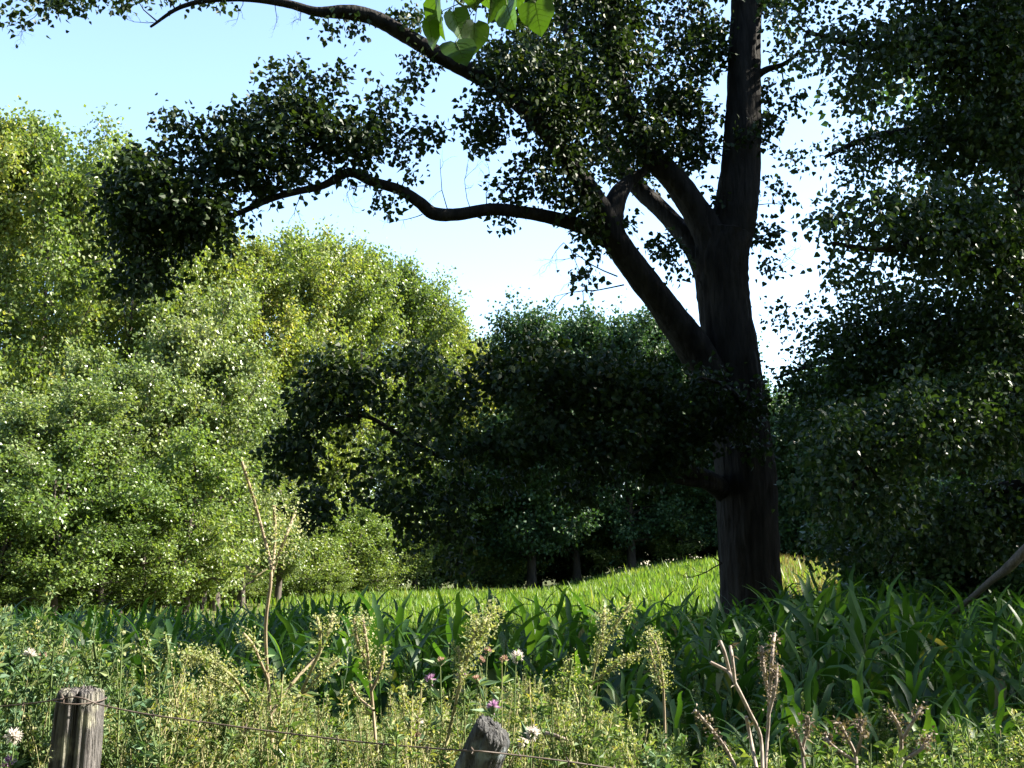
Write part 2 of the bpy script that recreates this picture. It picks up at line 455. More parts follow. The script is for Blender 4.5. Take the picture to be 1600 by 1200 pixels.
rng = np.random.default_rng(3)
GY = "yellow-green poplars in the plantation"
YL = [  # px, depth, top y, kind, label
    (-40, 45, 150, 0, "yellow-green poplar cut by the left edge of the frame, top highest in the wood"),
    (35, 47, 172, 1, "tall yellowing poplar with the brightest yellow top, beside the left edge of the frame"),
    (100, 51, 240, 2, "poplar in the dip of the skyline between two taller yellowing poplars"),
    (175, 50, 208, 0, "tall poplar whose top shows just left of the dark hanging limb"),
    (255, 55, 290, 1, "poplar directly behind the dark leafy end of the long limb"),
    (330, 58, 345, 2, "poplar peeping out below the tip of the dark hanging limb"),
    (395, 60, 352, 0, "rounded yellow-green poplar left of the wood's second peak"),
    (455, 63, 350, 1, "poplar at the second peak of the wood's skyline"),
    (515, 66, 352, 2, "poplar just right of the wood's second peak"),
    (570, 69, 366, 0, "poplar where the wood's skyline begins to fall to the right"),
    (620, 73, 395, 1, "poplar halfway down the falling skyline of the wood"),
    (670, 77, 432, 2, "slim poplar near the low right end of the yellow-green wood"),
    (715, 81, 478, 0, "low poplar second from the right end of the yellow-green wood"),
    (752, 86, 520, 1, "last and lowest yellow-green poplar, touching the dark round tree"),
]
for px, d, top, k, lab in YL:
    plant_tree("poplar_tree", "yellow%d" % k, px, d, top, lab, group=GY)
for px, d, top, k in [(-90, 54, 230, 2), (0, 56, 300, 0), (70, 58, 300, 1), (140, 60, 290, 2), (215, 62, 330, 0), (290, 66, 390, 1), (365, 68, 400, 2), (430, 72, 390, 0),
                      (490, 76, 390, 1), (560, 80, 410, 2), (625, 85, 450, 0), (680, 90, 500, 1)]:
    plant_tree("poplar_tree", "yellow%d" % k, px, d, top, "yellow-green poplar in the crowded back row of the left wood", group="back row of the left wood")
GS = "grey-green trees in front of the poplars"
SL = [
    (-30, 37, 640, 0, "grey-green tree at the left edge, foliage flecked with white glints"),
    (60, 38.5, 640, 1, "grey-green tree with a forked dark limb showing, second from the left edge"),
    (135, 41, 570, 0, "grey-green tree under the gap of sky in the left wood"),
    (200, 42, 600, 1, "glinting grey-green tree below the drooping tip of the dark limb"),
    (265, 44, 520, 0, "tallest grey-green tree of the front row, right of the drooping limb tip"),
    (325, 46, 590, 1, "grey-green tree with a bare slanting limb above its crown"),
    (385, 48, 610, 0, "grey-green tree just left of the low dark limb's end"),
    (440, 51, 650, 1, "small grey-green tree half hidden by the low dark limb's end"),
]
for px, d, top, k, lab in SL:
    plant_tree("young_poplar_tree", "silver%d" % k, px, d, top, lab, group=GS)
GL = "low green trees along the wood edge"
for px, d, top, k, lab in [
    (20, 35.5, 650, 0, "grey-green young poplar low at the left edge, nearest of the front trees"),
    (115, 37.5, 620, 1, "grey-green young poplar between the two left-edge front trees"),
    (345, 45, 560, 0, "grey-green young poplar at the right end of the front trees"),
    (290, 50, 480, 1, "taller grey-green poplar just below the tip of the dark limb"),
]:
    plant_tree("young_poplar_tree", "silver%d" % k, px, d, top, lab, group=GS, wide=1.1)
for px, d, top, lab in [
    (10, 34.5, 790, "low bright green tree at the far left end of the wood edge"),
    (95, 35.5, 700, "low bright green tree with branches hanging to the maize, second along the wood edge"),
    (170, 36.5, 830, "low bushy green tree third along the wood edge"),
    (235, 38, 760, "low green tree leaning over dark trunks at the wood edge"),
    (300, 39.5, 700, "rightmost sunlit low green tree before the dark hollow in the wood"),
]:
    plant_tree("bushy_tree", "green0", px, d, top, lab, group=GL)
for px, d, top, lab in [
    (430, 56, 770, "dull green low tree behind the tall dry weed"),
    (490, 60, 790, "dull green low tree right of the tall dry weed"),
    (545, 63, 800, "dull green low tree above pale trunks by the field's end"),
    (600, 66, 810, "dull green low tree at the corner where wood meets field"),
    (650, 70, 760, "dull green low tree under the middle of the low dark limb"),
    (720, 74, 750, "green low tree seen through the hanging leaves over the field"),
    (790, 77, 770, "green low tree at the shady back of the field, left of bare trunks"),
    (940, 78, 790, "grey-green low tree at the shady back of the field, right of bare trunks"),
    (1060, 76, 780, "grey-green low tree at the back of the field beside the big trunk"),
]:
    plant_tree("bushy_tree", "green0", px, d, top, lab, group="low trees at the back of the field", wide=1.15)
GD = "dark trees at the back of the field"
for px, d, top, k, lab in [
    (830, 74, 515, 0, "dark round-topped tree left half of the dome behind the low limb"),
    (900, 76, 512, 1, "highest dark tree of the dome behind the low limb"),
    (985, 75, 512, 0, "dark tree right half of the dome behind the low limb"),
    (1065, 78, 540, 1, "dark tree showing just left of the big trunk"),
    (1150, 76, 590, 0, "dark tree directly behind the big forked trunk"),
    (1225, 74, 650, 1, "dark tree showing just right of the big trunk"),
    (1310, 72, 590, 0, "dark tree behind the leafy right-hand poplar, nearest the trunk"),
    (1400, 70, 560, 1, "dark tree behind the middle of the right-hand poplar's leaves"),
    (1490, 68, 540, 0, "dark tree behind the right-hand poplar's lower branches"),
    (1590, 66, 520, 1, "dark tree at the right edge behind the fallen branch"),
]:
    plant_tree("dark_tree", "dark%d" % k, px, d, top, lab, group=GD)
for px, d, top, k in [(760, 88, 600, 1), (840, 90, 560, 0), (930, 92, 560, 1), (1020, 90, 600, 0), (1110, 90, 600, 1), (1200, 88, 630, 0), (1290, 86, 610, 1), (1380, 84, 600, 0), (1470, 82, 600, 1), (1560, 80, 600, 0), (1650, 78, 600, 1), (1690, 62, 540, 0)]:
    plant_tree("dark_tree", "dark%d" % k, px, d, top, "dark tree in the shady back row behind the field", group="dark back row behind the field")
for i_, px in enumerate(range(560, 1780, 62)):
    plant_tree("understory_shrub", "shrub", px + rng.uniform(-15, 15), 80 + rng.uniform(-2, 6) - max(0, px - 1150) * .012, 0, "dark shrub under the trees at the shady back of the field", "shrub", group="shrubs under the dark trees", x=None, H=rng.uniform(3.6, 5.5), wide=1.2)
for i_, px in enumerate(range(-80, 620, 70)):
    plant_tree("understory_shrub", "shrub", px, 52 + (px + 80) * .035, 0, "dark shrub deep under the poplars of the left wood", "shrub", group="shrubs under the left wood", x=None, H=rng.uniform(2.6, 4), wide=1.1)
for i_, px in enumerate(range(-60, 640, 44)):
    plant_tree("wood_edge_shrub", "green0", px + rng.uniform(-12, 12), 33.5 + max(0, px) * .052 + rng.uniform(-1, 1), 0, "knee-high leafy shrub at the foot of the left wood", "shrub", group="low shrubs along the left wood edge", H=rng.uniform(1.0, 1.9), wide=.75)
for i_, px in enumerate([1400, 1455, 1505, 1560, 1620, 1680, 1735, 1430, 1490, 1550, 1610]):
    plant_tree("understory_shrub", "shrub", px, (23 if i_ < 7 else 29) + rng.uniform(-1, 1), 0, "dark shrub in the deep shade under the right-hand poplar", "shrub", group="shrubs under the right-hand poplar", H=rng.uniform(1.8, 2.9) * (1 if px > 1380 else .75), wide=.85)
# the roadside wood goes on past the right edge of the frame
for x, y, H, k in [(16, 22.5, 18.5, 0), (23, 20, 20, 0), (24, 27, 18, 1)]:
    plant_tree("dark_tree", "dark%d" % k, 0, y, 0, "dark roadside tree beyond the right edge", group="roadside trees to the right", x=x, H=H)
for x, y, H, k in [(19, 15.5, 20, 1), (20.5, 11.3, 17, 2)]:  # loose crowns added out of view to break the sun into dapples
    plant_tree("poplar_tree", "yellow%d" % k, 0, y, 0, "unseen loose-crowned poplar added beyond the right edge for dappled shade", group="added shade poplars to the right", x=x, H=H, wide=1.1)
for x, y, H, k in [(-15, -5, 22, 0), (-8, -6, 23, 1), (-1.5, -6.5, 24, 0), (5, -6.5, 23, 1), (12, -7, 24, 0), (19, -6, 20, 1), (-20, 3, 18, 0)]:  # unseen row added behind the camera to cut sky fill on shaded fronts
    plant_tree("dark_tree", "dark%d" % k, 0, y, 0, "unseen dark tree added behind the camera to cut sky fill", group="added trees behind the viewer", x=x, H=H)

# ------------------------------------------------------------------ limb trees traced in depth
def limb_path(rows, n=6):
    """rows of (px, py, depth, width px) -> points and radii"""
    pts = []
    for px, py, Yd, w in rows:
        p = P(px, py, Yd)
        pts.append([*p, px_to_m(w, Yd) / 2])
    c = catmull(pts, n)
    return c[:, :3], np.maximum(c[:, 3], 0.006)

def grow(nodes, radii, masses, leafgeo, twiggeo, lsize, shape=LEAF6, per=29, dens=3.3, sig=0.14, hang=0.45):
    """fill the masses (px, py, rx, ry, depth, depth radius, density) with sprays, twigs join each spray to the nearest wood"""
    pts = []
    for m in masses:
        px, py, rx, ry, Yd, dr = m[:6]
        dd = m[6] if len(m) > 6 else 1.0
        n = max(2, int(math.pi * rx * ry / 900.0 * dens * dd))
        u = rng.normal(0, 1, (n, 3)); u = unit(u) * (rng.uniform(0, 1, (n, 1)) ** 0.42) * (1 + 0.10 * rng.normal(0, 1, (n, 1)))
        for a in u:
            pts.append(P(px + rx * a[0], py + ry * a[1], Yd + dr * a[2]))
    pts = np.array(pts)
    cloud = np.array(nodes); crad = np.array(radii)
    d0 = np.min(np.linalg.norm(pts[:, None] - cloud[None, ::2], axis=2), 1)
    order = np.argsort(d0)
    cap = len(cloud) + 3 * len(pts) + 4
    buf = np.zeros((cap, 3)); nb = len(cloud); buf[:nb] = cloud
    rb = np.zeros(cap); rb[:nb] = crad
    for i in order:
        q = pts[i]
        dv = buf[:nb] - q
        dist = np.sqrt((dv ** 2).sum(1)) + np.clip(0.05 - rb[:nb], 0, 0.05) * 2
        j = int(np.argmin(dist))
        s = buf[j]
        L = np.linalg.norm(q - s)
        mid = (s + q) / 2 + np.array([0, 0, -0.06 * L]) + rng.normal(0, 0.06 * L, 3)
        r0 = min(rb[j] * 0.7, 0.010 + 0.012 * L)
        tube(twiggeo, np.array([s, mid, q]), [r0, r0 * 0.7, 0.003], 4, cap=False)
        buf[nb] = mid; rb[nb] = r0 * 0.7; buf[nb + 1] = q; rb[nb + 1] = 0.004; nb += 2
        n = int(per * rng.uniform(0.5, 1.5))
        t = rng.uniform(0.25, 1.1, (n, 1))
        pos = mid * (1 - t) + q * t + rng.normal(0, sig, (n, 3)) * np.array([1, 1, 0.85])
        axd = unit(unit(pos - s) * 0.5 + rng.normal(0, 0.5, (n, 3)) - np.array([0, 0, hang]))
        nm = rand_dirs(n, 0.25)
        leaves(leafgeo, pos, lsize * rng.uniform(0.65, 1.2, n), axd, nm, shape, np.clip(rng.uniform(0, 0.45) + rng.uniform(0, 0.55, n), 0, 1))

def bare_twigs(geo, start, direc, L, depth=3, r=0.012):
    d = unit(direc)
    n = 5
    path = [np.array(start)]
    for k in range(n):
        d = unit(d + rng.normal(0, 0.22, 3))
        path.append(path[-1] + d * L / n)
    tube(geo, path, np.linspace(r, r * 0.35, n + 1), 4, cap=False)
    if depth:
        for k in range(2, n + 1):
            if rng.uniform() < 0.8:
                bare_twigs(geo, path[k], unit(d + rng.normal(0, 0.6, 3) + np.array([0, 0, -0.1])), L * rng.uniform(0.35, 0.6), depth - 1, r * 0.5)

rng = np.random.default_rng(21)
BX, BY = (1172 - 800) / FPX * 19.0, 19.0
big = thing("cottonwood_tree", "huge dark forked tree with thick furrowed trunk at the edge of the sunlit field", "tree", (0, 0, 0))
T = Geo()
tp, tr_ = limb_path([(1178, 1010, 19, 112), (1176, 940, 19, 96), (1170, 850, 19, 92), (1166, 750, 19, 92), (1156, 650, 19, 88), (1142, 550, 19, 86), (1131, 470, 19, 82), (1128, 405, 19, 86), (1133, 365, 19, 84)], 9)
tube(T, tp, tr_, 44, rough=0.025, furrow=17)
trunk = obj("trunk", T, M_BARK, big)
LIMBS = {
    "stem": ("thick upright main stem", [(1128, 420, 19, 62), (1146, 350, 19, 68), (1154, 290, 19, 66), (1160, 200, 19, 60), (1163, 100, 19, 54), (1166, 0, 19, 49), (1170, -160, 19, 42), (1168, -340, 19, 26), (1160, -480, 19, 10)], 28, 11),
    "fork": ("thick limb leaning left off the fork", [(1128, 430, 19, 60), (1108, 368, 18.9, 52), (1078, 315, 18.8, 44), (1048, 275, 18.7, 40), (1012, 240, 18.6, 36), (985, 180, 18.4, 30), (960, 90, 18.2, 24), (945, -20, 18.0, 16), (930, -120, 18, 8)], 22, 9),
    "second": ("slimmer grey limb beside the fork", [(1108, 440, 19.1, 40), (1085, 388, 19.3, 36), (1040, 335, 19.6, 30), (992, 288, 19.9, 27), (955, 235, 20.2, 22), (915, 150, 20.5, 20), (890, 60, 20.7, 18), (868, -10, 21, 15), (840, -120, 21, 8)], 18, 8),
    "left": ("big limb rising left from the trunk", [(1128, 640, 18.9, 60), (1098, 565, 18.7, 58), (1050, 495, 18.4, 50), (1002, 432, 18.1, 46), (965, 380, 17.9, 43), (942, 335, 17.8, 40), (915, 290, 17.7, 34), (880, 240, 17.5, 30), (835, 185, 17.3, 28), (785, 140, 17.2, 27), (735, 112, 17.1, 27), (690, 88, 17.0, 27), (640, 58, 16.9, 26), (590, 30, 16.8, 26), (545, 19, 16.7, 25), (495, 18, 16.6, 16), (450, 6, 16.5, 13), (390, -2, 16.5, 11), (330, 0, 16.5, 9), (280, 12, 16.5, 7), (235, 42, 16.5, 4)], 20, 8),
    "long": ("long sagging limb reaching far to the left", [(950, 375, 17.9, 30), (920, 358, 17.8, 26), (880, 345, 17.7, 23), (830, 334, 17.5, 21), (770, 327, 17.3, 20), (715, 335, 17.1, 20), (678, 334, 17.0, 21), (655, 316, 16.9, 19), (625, 297, 16.8, 17), (580, 283, 16.7, 16), (545, 270, 16.6, 15), (505, 290, 16.5, 12), (460, 300, 16.4, 11), (420, 312, 16.3, 10), (380, 330, 16.2, 9), (330, 350, 16.1, 7), (270, 385, 16.0, 5), (225, 430, 16, 3)], 14, 7),
    "low": ("low limb drooping left over the field", [(1140, 775, 19, 34), (1110, 752, 18.6, 30), (1070, 735, 18.1, 24), (1035, 712, 17.7, 24), (1000, 690, 17.3, 19), (940, 688, 16.9, 16), (880, 692, 16.6, 14), (830, 702, 16.4, 13), (780, 696, 16.3, 12), (735, 702, 16.2, 10), (700, 716, 16.1, 8), (640, 690, 16, 8), (570, 650, 15.9, 6), (500, 660, 15.8, 4)], 14, 7),
    "spur": ("short lower spur under the low limb", [(1135, 768, 18.8, 18), (1105, 757, 18.4, 14), (1075, 754, 18.1, 11), (1052, 750, 17.9, 8), (1035, 738, 17.7, 5)], 10, 6),
    "stub": ("short broken sunlit stub", [(952, 372, 17.85, 40), (956, 335, 17.9, 38), (964, 308, 18.0, 32), (982, 285, 18.2, 22), (1008, 266, 18.4, 14)], 12, 7),
    "right": ("thin limb going right from the upright stem", [(1170, 130, 19, 14), (1195, 110, 18.8, 12), (1225, 100, 18.6, 8), (1250, 80, 18.4, 5)], 8, 6),
    "front": ("short leafy limb growing toward the viewer", [(1160, 690, 18.7, 20), (1165, 650, 18.0, 16), (1150, 620, 17.4, 12), (1125, 600, 16.8, 8), (1095, 590, 16.4, 5)], 8, 6),
}
MASS = {
    "long": [(262, 300, 85, 55, 15.7, .6, .8), (312, 335, 55, 40, 15.8, .5, .9), (195, 330, 38, 50, 15.7, .5, .8), (380, 240, 60, 45, 16, .6, .7), (480, 220, 60, 40, 16.2, .5, .5), (250, 285, 72, 60, 16, .8, .95), (205, 365, 46, 60, 16, .7, 1.0), (290, 350, 85, 45, 16, .8, 1.3), (225, 440, 45, 35, 16, .6), (180, 280, 20, 30, 16, .4), (350, 230, 70, 50, 16.2, .8), (300, 195, 50, 18, 16.2, .5, .7), (255, 185, 12, 8, 16.2, .2),
             (415, 195, 55, 60, 16.3, .8), (470, 150, 45, 45, 16.4, .6, .85), (455, 104, 24, 16, 16.4, .3, .8), (530, 122, 18, 24, 16.4, .3, .8), (430, 125, 16, 14, 16.4, .3, .6), (520, 205, 60, 50, 16.5, .7, 1.0), (580, 215, 50, 42, 16.6, .7, .9), (650, 200, 38, 26, 16.7, .5, .7), (400, 280, 55, 30, 16.3, .6), (470, 260, 60, 30, 16.5, .6, .8),
             (605, 315, 22, 16, 16.8, .4, .8), (600, 170, 40, 30, 16.6, .5, .6), (630, 250, 24, 22, 16.7, .4, .6), (790, 345, 26, 10, 17.4, .3, .7), (800, 300, 35, 30, 17.5, .5, .7), (555, 275, 40, 20, 16.6, .4, .8), (690, 215, 18, 10, 16.8, .3, .5)],
    "left": [(830, 120, 95, 70, 17.3, 1.2, 1.1), (760, 205, 40, 40, 17.2, .7, .9), (740, 160, 25, 30, 17.2, .5, .8), (880, 190, 60, 60, 17.6, 1, 1.3), (860, 270, 60, 45, 17.6, .8, 1.2), (915, 330, 30, 40, 17.5, .5, .9), (770, 90, 40, 40, 17.2, .8, .8), (650, 100, 28, 30, 17, .5, .6), (640, 130, 18, 20, 17, .4, .6),
             (560, 42, 26, 14, 16.8, .3, .5), (650, 24, 45, 18, 16.9, .5, .7), (520, 40, 14, 12, 16.7, .3, .7), (345, -2, 12, 6, 16.5, .3, .6), (85, 3, 60, 12, 16.5, .5, .9), (18, 22, 18, 25, 16.5, .4, .6), (150, -10, 70, 22, 16.5, .6, .7), (280, -14, 60, 12, 16.5, .5, .5), (900, 430, 28, 16, 17.9, .4, .5), (915, 385, 16, 12, 17.8, .3, .6)],
    "fork": [(960, 100, 75, 70, 18.3, 1.2, 1.4), (1010, 190, 60, 55, 18.5, 1, 1.3), (950, 30, 80, 45, 18.1, 1.2, 1.2), (1000, 250, 36, 26, 18.5, .5, 1.1), (1050, 225, 40, 30, 18.5, .5, .9), (930, -40, 120, 60, 18, 1.3)],
    "second": [(890, 120, 60, 60, 20.5, 1, 1.2), (935, 210, 50, 50, 20.2, .9, 1.2), (845, 60, 70, 60, 20.7, 1.2), (980, 270, 40, 20, 19.8, .5, .8), (800, -20, 90, 40, 20.8, 1)],
    "stem": [(1080, 60, 60, 70, 19.3, 1.2, 1.2), (1060, 150, 50, 50, 19.3, 1, 1.2), (1090, 210, 36, 45, 19.2, .6, 1.1), (1080, 262, 30, 22, 19.1, .4, .8), (1060, -40, 90, 60, 19.2, 1.4), (1200, 185, 20, 55, 19.2, .5, .9), (1212, 300, 18, 30, 19.2, .4, .5), (1205, 365, 24, 26, 19.1, .4, .9), (1200, 420, 14, 20, 19.1, .3, .5), (1110, 310, 16, 18, 19, .3, .6), (1165, 230, 30, 40, 18.6, .2, .3)],
    "right": [(1222, 70, 26, 50, 18.7, .5, .55), (1240, 150, 22, 36, 18.7, .4, .5), (1215, -20, 50, 40, 18.7, .8)],
    "stub": [(930, 360, 22, 28, 17.6, .3, .8), (980, 350, 10, 8, 18, .2, .6), (1035, 390, 40, 18, 18.8, .4, .9), (1060, 420, 20, 12, 18.8, .3, .9)],
    "low": [(545, 580, 70, 32, 15.9, .7, 1.0), (640, 565, 55, 22, 16, .6, .9), (495, 640, 55, 50, 15.9, .7, 1.1), (465, 710, 36, 50, 15.9, .5, 1.1), (485, 785, 32, 42, 15.9, .4, .9), (590, 640, 50, 35, 16, .6, .5), (670, 640, 45, 40, 16, .6, .5), (730, 610, 50, 32, 16.2, .6, .6), (620, 710, 60, 24, 16, .5, .5),
            (820, 590, 70, 40, 16.4, 1, 1.2), (900, 590, 80, 55, 16.7, 1.1, 1.3), (980, 610, 80, 60, 17.2, 1.2, 1.4), (1050, 650, 60, 55, 17.8, 1, 1.2), (860, 660, 70, 45, 16.5, 1, 1.1), (700, 770, 60, 40, 16.1, .7, .55), (625, 770, 45, 35, 16, .6, .5), (640, 835, 34, 36, 16, .4, .5), (708, 840, 40, 45, 16.1, .4, .6), (722, 895, 22, 26, 16.1, .3, .5),
            (780, 750, 50, 30, 16.3, .6, .5), (830, 550, 40, 22, 16.5, .6, .9), (770, 570, 30, 20, 16.3, .4, .8), (560, 770, 34, 30, 16, .4, .35), (940, 730, 60, 30, 16.9, .7, .8), (1020, 720, 40, 30, 17.4, .6, .9), (1040, 715, 55, 36, 16.9, .4, 1.2), (950, 690, 75, 32, 16.2, .4, 1.2), (860, 700, 70, 28, 15.9, .4, 1.1), (770, 695, 55, 26, 15.7, .4, .9), (690, 690, 50, 26, 15.6, .4, .7), (1090, 690, 36, 40, 17.6, .4, .9), (880, 770, 60, 24, 16.4, .5, .5)],
    "front": [(1150, 640, 55, 45, 17.6, .6, .8), (1100, 610, 45, 35, 17, .6, .9), (1175, 690, 40, 25, 17.8, .4, .5)],
}
for key, (lab, rows, seg, sub) in LIMBS.items():
    p, r = limb_path(rows, sub)
    gg = Geo(); tube(gg, p, r, seg, rough=0.05, furrow=(11 if seg >= 18 else 0))
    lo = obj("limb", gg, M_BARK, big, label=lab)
    tw, lf = Geo(), Geo()
    if key in MASS:
        k0 = int(len(p) * (0.35 if key in ("left", "low", "fork", "second") else 0.2))
        grow(list(p[k0:]), list(r[k0:]), MASS[key], lf, tw, 0.098)
    if key == "long":
        for a, dd, L in [((735, 326, 17.2), (-0.2, 0, 1), 0.85), ((760, 326, 17.3), (0.35, 0.1, 1), 0.7), ((700, 330, 17.1), (-.3, 0, 1.2), .9), ((585, 285, 16.7), (-0.8, 0, -0.5), 0.7), ((660, 335, 17), (-.9, 0, -.4), .5), ((470, 300, 16.4), (-.2, .2, -.8), .45)]:
            bare_twigs(tw, P(*a), dd, L, 2, 0.009)
    if key == "left":
        for a, dd, L in [((965, 432, 18), (-1, -0.1, 0.15), 1.25), ((975, 445, 18), (-1, 0.2, -0.25), 1.2), ((240, 35, 16.5), (-1, 0, -.3), .5), ((430, 5, 16.5), (-.3, 0, -1), .5), ((470, 15, 16.6), (-.1, .1, -1), .45), ((380, 0, 16.5), (.1, 0, -1), .4), ((60, 20, 16.5), (-.5, 0, -1), .5)]:
            bare_twigs(tw, P(*a), dd, L, 3, 0.014 if L > 1 else 0.007)
    if key == "spur":
        for a, dd, L in [((1110, 905, 18.6), (-.6, 0, .5), .6), ((1118, 890, 18.7), (-1, 0, -.3), .8)]:
            bare_twigs(tw, P(1128, 880, 18.6), dd, L, 2, 0.012)
    if key == "stem":
        for a, dd, L in [((1190, 430, 19), (1, 0, .3), .7), ((1185, 320, 19), (1, 0, .1), .5), ((1175, 480, 19), (-1, 0, 1), .5), ((1105, 490, 18.8), (-.5, 0, 1), .7)]:
            bare_twigs(tw, P(*a), dd, L, 2, 0.010)
    if tw.n: obj("twigs", tw, M_BARK, lo, kind="stuff")
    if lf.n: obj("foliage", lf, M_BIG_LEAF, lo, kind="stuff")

rng = np.random.default_rng(33)
rt = thing("shaded_poplar_tree", "leafy dark poplar filling the right side, its trunk just at the right edge", "tree")
T = Geo()
tp, tr_ = limb_path([(1672, 1010, 15, 110), (1668, 930, 15, 100), (1655, 600, 15, 92), (1628, 330, 15, 84), (1588, 130, 15, 78), (1560, 0, 15, 70), (1540, -160, 15, 50), (1530, -420, 15, 25)], 8)
tube(T, tp, tr_, 32, rough=0.03, furrow=13)
obj("trunk", T, M_BARK, rt)
RL = {
    "upper": [(1565, 30, 15, 40), (1500, 40, 14.6, 26), (1430, 70, 14.2, 18), (1340, 70, 13.9, 12), (1260, 50, 13.6, 7)],
    "top": [(1545, -120, 15, 36), (1470, -140, 14.6, 22), (1380, -120, 14.2, 15), (1280, -60, 14, 8)],
    "mid": [(1605, 230, 15, 34), (1540, 215, 15.3, 24), (1450, 205, 15.8, 17), (1360, 215, 16.2, 11), (1290, 245, 16.5, 6)],
    "middle": [(1630, 400, 15, 34), (1560, 380, 14.5, 24), (1470, 370, 13.9, 17), (1380, 390, 13.5, 11), (1300, 380, 13.2, 6)],
    "lower": [(1645, 560, 15, 32), (1560, 520, 15.4, 24), (1460, 510, 16, 18), (1360, 540, 16.6, 12), (1270, 570, 17, 7), (1215, 590, 17.2, 4)],
    "drooping": [(1655, 690, 15, 30), (1560, 650, 14.4, 22), (1460, 670, 13.9, 15), (1370, 720, 13.5, 10), (1310, 780, 13.3, 5)],
    "lowest": [(1660, 770, 15, 26), (1580, 760, 15.4, 20), (1490, 790, 15.9, 13), (1420, 830, 16.3, 8), (1390, 880, 16.4, 4)],
}
RM = {
    "upper": [(1300, 80, 60, 70, 13.8, .8, .42), (1235, 25, 34, 40, 13.7, .4, .35), (1400, 70, 90, 80, 14.2, 1.1, 1.0), (1500, 70, 80, 90, 14.6, 1.1, 1.7), (1570, 60, 60, 90, 14.0, .5, 1.2), (1340, 150, 60, 36, 13.9, .6, .5)],
    "top": [(1300, -60, 120, 60, 14, 1.2), (1440, -80, 140, 80, 14.4, 1.3, 1.2), (1580, -80, 120, 90, 14.6, 1.2, 1.2)],
    "mid": [(1325, 240, 45, 50, 16.4, .7, .5), (1400, 220, 80, 60, 16, 1, .75), (1500, 220, 90, 80, 15.6, 1.1, 1.8), (1580, 200, 60, 90, 14.2, .5, 1.5), (1255, 245, 22, 12, 16.5, .3, .4)],
    "middle": [(1305, 345, 38, 55, 13.3, .6, .65), (1390, 340, 75, 65, 13.6, 1, .85), (1480, 360, 90, 80, 14, 1.1, 1.7), (1570, 400, 70, 90, 14.2, .7, 1.7), (1330, 420, 50, 30, 13.4, .6, .8)],
    "lower": [(1290, 530, 60, 40, 17, .8, .85), (1240, 595, 36, 34, 17.1, .5, .8), (1212, 492, 14, 10, 17.1, .2, .4), (1380, 500, 90, 60, 16.4, 1, 1.4), (1490, 500, 100, 80, 15.9, 1.1, 1.7), (1580, 530, 60, 60, 14.6, .5, 1.5), (1400, 570, 110, 40, 16.2, .8, 1.2), (1260, 490, 30, 16, 17, .4, .6), (1330, 600, 80, 50, 16.7, .9, 1.2), (1240, 665, 28, 36, 17, .5, .8)],
    "drooping": [(1330, 690, 80, 70, 13.5, .9, 1), (1440, 660, 100, 80, 13.9, 1, 1.2), (1550, 640, 90, 90, 14.4, 1, 1.3), (1290, 770, 50, 50, 13.3, .6, .9), (1390, 780, 60, 50, 13.5, .6, .9)],
    "lowest": [(1470, 800, 90, 60, 15.9, 1, 1), (1400, 850, 50, 45, 16.3, .7, .9), (1560, 790, 70, 70, 15.4, .9, 1.1), (1300, 850, 50, 35, 16.4, .6, .6), (1540, 860, 60, 30, 15.6, .6, .9)],
}
for key, rows in RL.items():
    p, r = limb_path(rows, 6)
    gg = Geo(); tube(gg, p, r, 10, rough=0.05)
    lo = obj("limb", gg, M_BARK, rt)
    tw, lf = Geo(), Geo()
    grow(list(p[4:]), list(r[4:]), RM[key], lf, tw, 0.080, per=28, dens=3.3, sig=0.15)
    obj("twigs", tw, M_BARK, lo, kind="stuff")
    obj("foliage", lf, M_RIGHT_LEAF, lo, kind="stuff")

g = Geo()
p, r = limb_path([(1385, 1022, 19.5, 4), (1450, 985, 15.5, 6), (1505, 945, 12.5, 8), (1546, 910, 10.6, 10), (1572, 890, 9.8, 14), (1600, 862, 9.6, 16), (1650, 815, 9.3, 17), (1720, 760, 9, 18)], 5)
tube(g, p, r, 9, rough=0.06)
tag(obj("dead_branch", g, M_BARKSTICK), "bare grey branch slanting up out of the leaves at the right edge", "branch")

# ------------------------------------------------------------------ sunlit field grass
def blades(geo, x, y, h, w, lean=0.35, tint=None):
    n = len(x)
    z = ground(x, y)
    a = rng.uniform(0, 6.28, n)
    s = np.stack([np.cos(a), np.sin(a), np.zeros(n)], -1)
    b = rng.uniform(0, 6.28, n)
    l = np.stack([np.cos(b), np.sin(b), np.zeros(n)], -1) * (h * lean * rng.uniform(0.2, 1.4, n))[:, None]
    base = np.stack([x, y, z - 0.02], -1)
    tip = base + l + np.array([0, 0, 1]) * h[:, None]
    mid = base + l * 0.35 + np.array([0, 0, 0.55]) * h[:, None]
    ww = w[:, None]
    v = np.stack([base - s * ww * .35, base + s * ww * .35, mid + s * ww * .5, mid - s * ww * .5, tip - s * ww * .08, tip + s * ww * .08], 1)
    f = np.array([[0, 1, 2, 3], [3, 2, 5, 4]])[None] + (np.arange(n) * 6)[:, None, None]
    t = rng.uniform(0, 1, n) if tint is None else tint
    geo.add(v.reshape(-1, 3), f.reshape(-1, 4), np.repeat(t, 2))

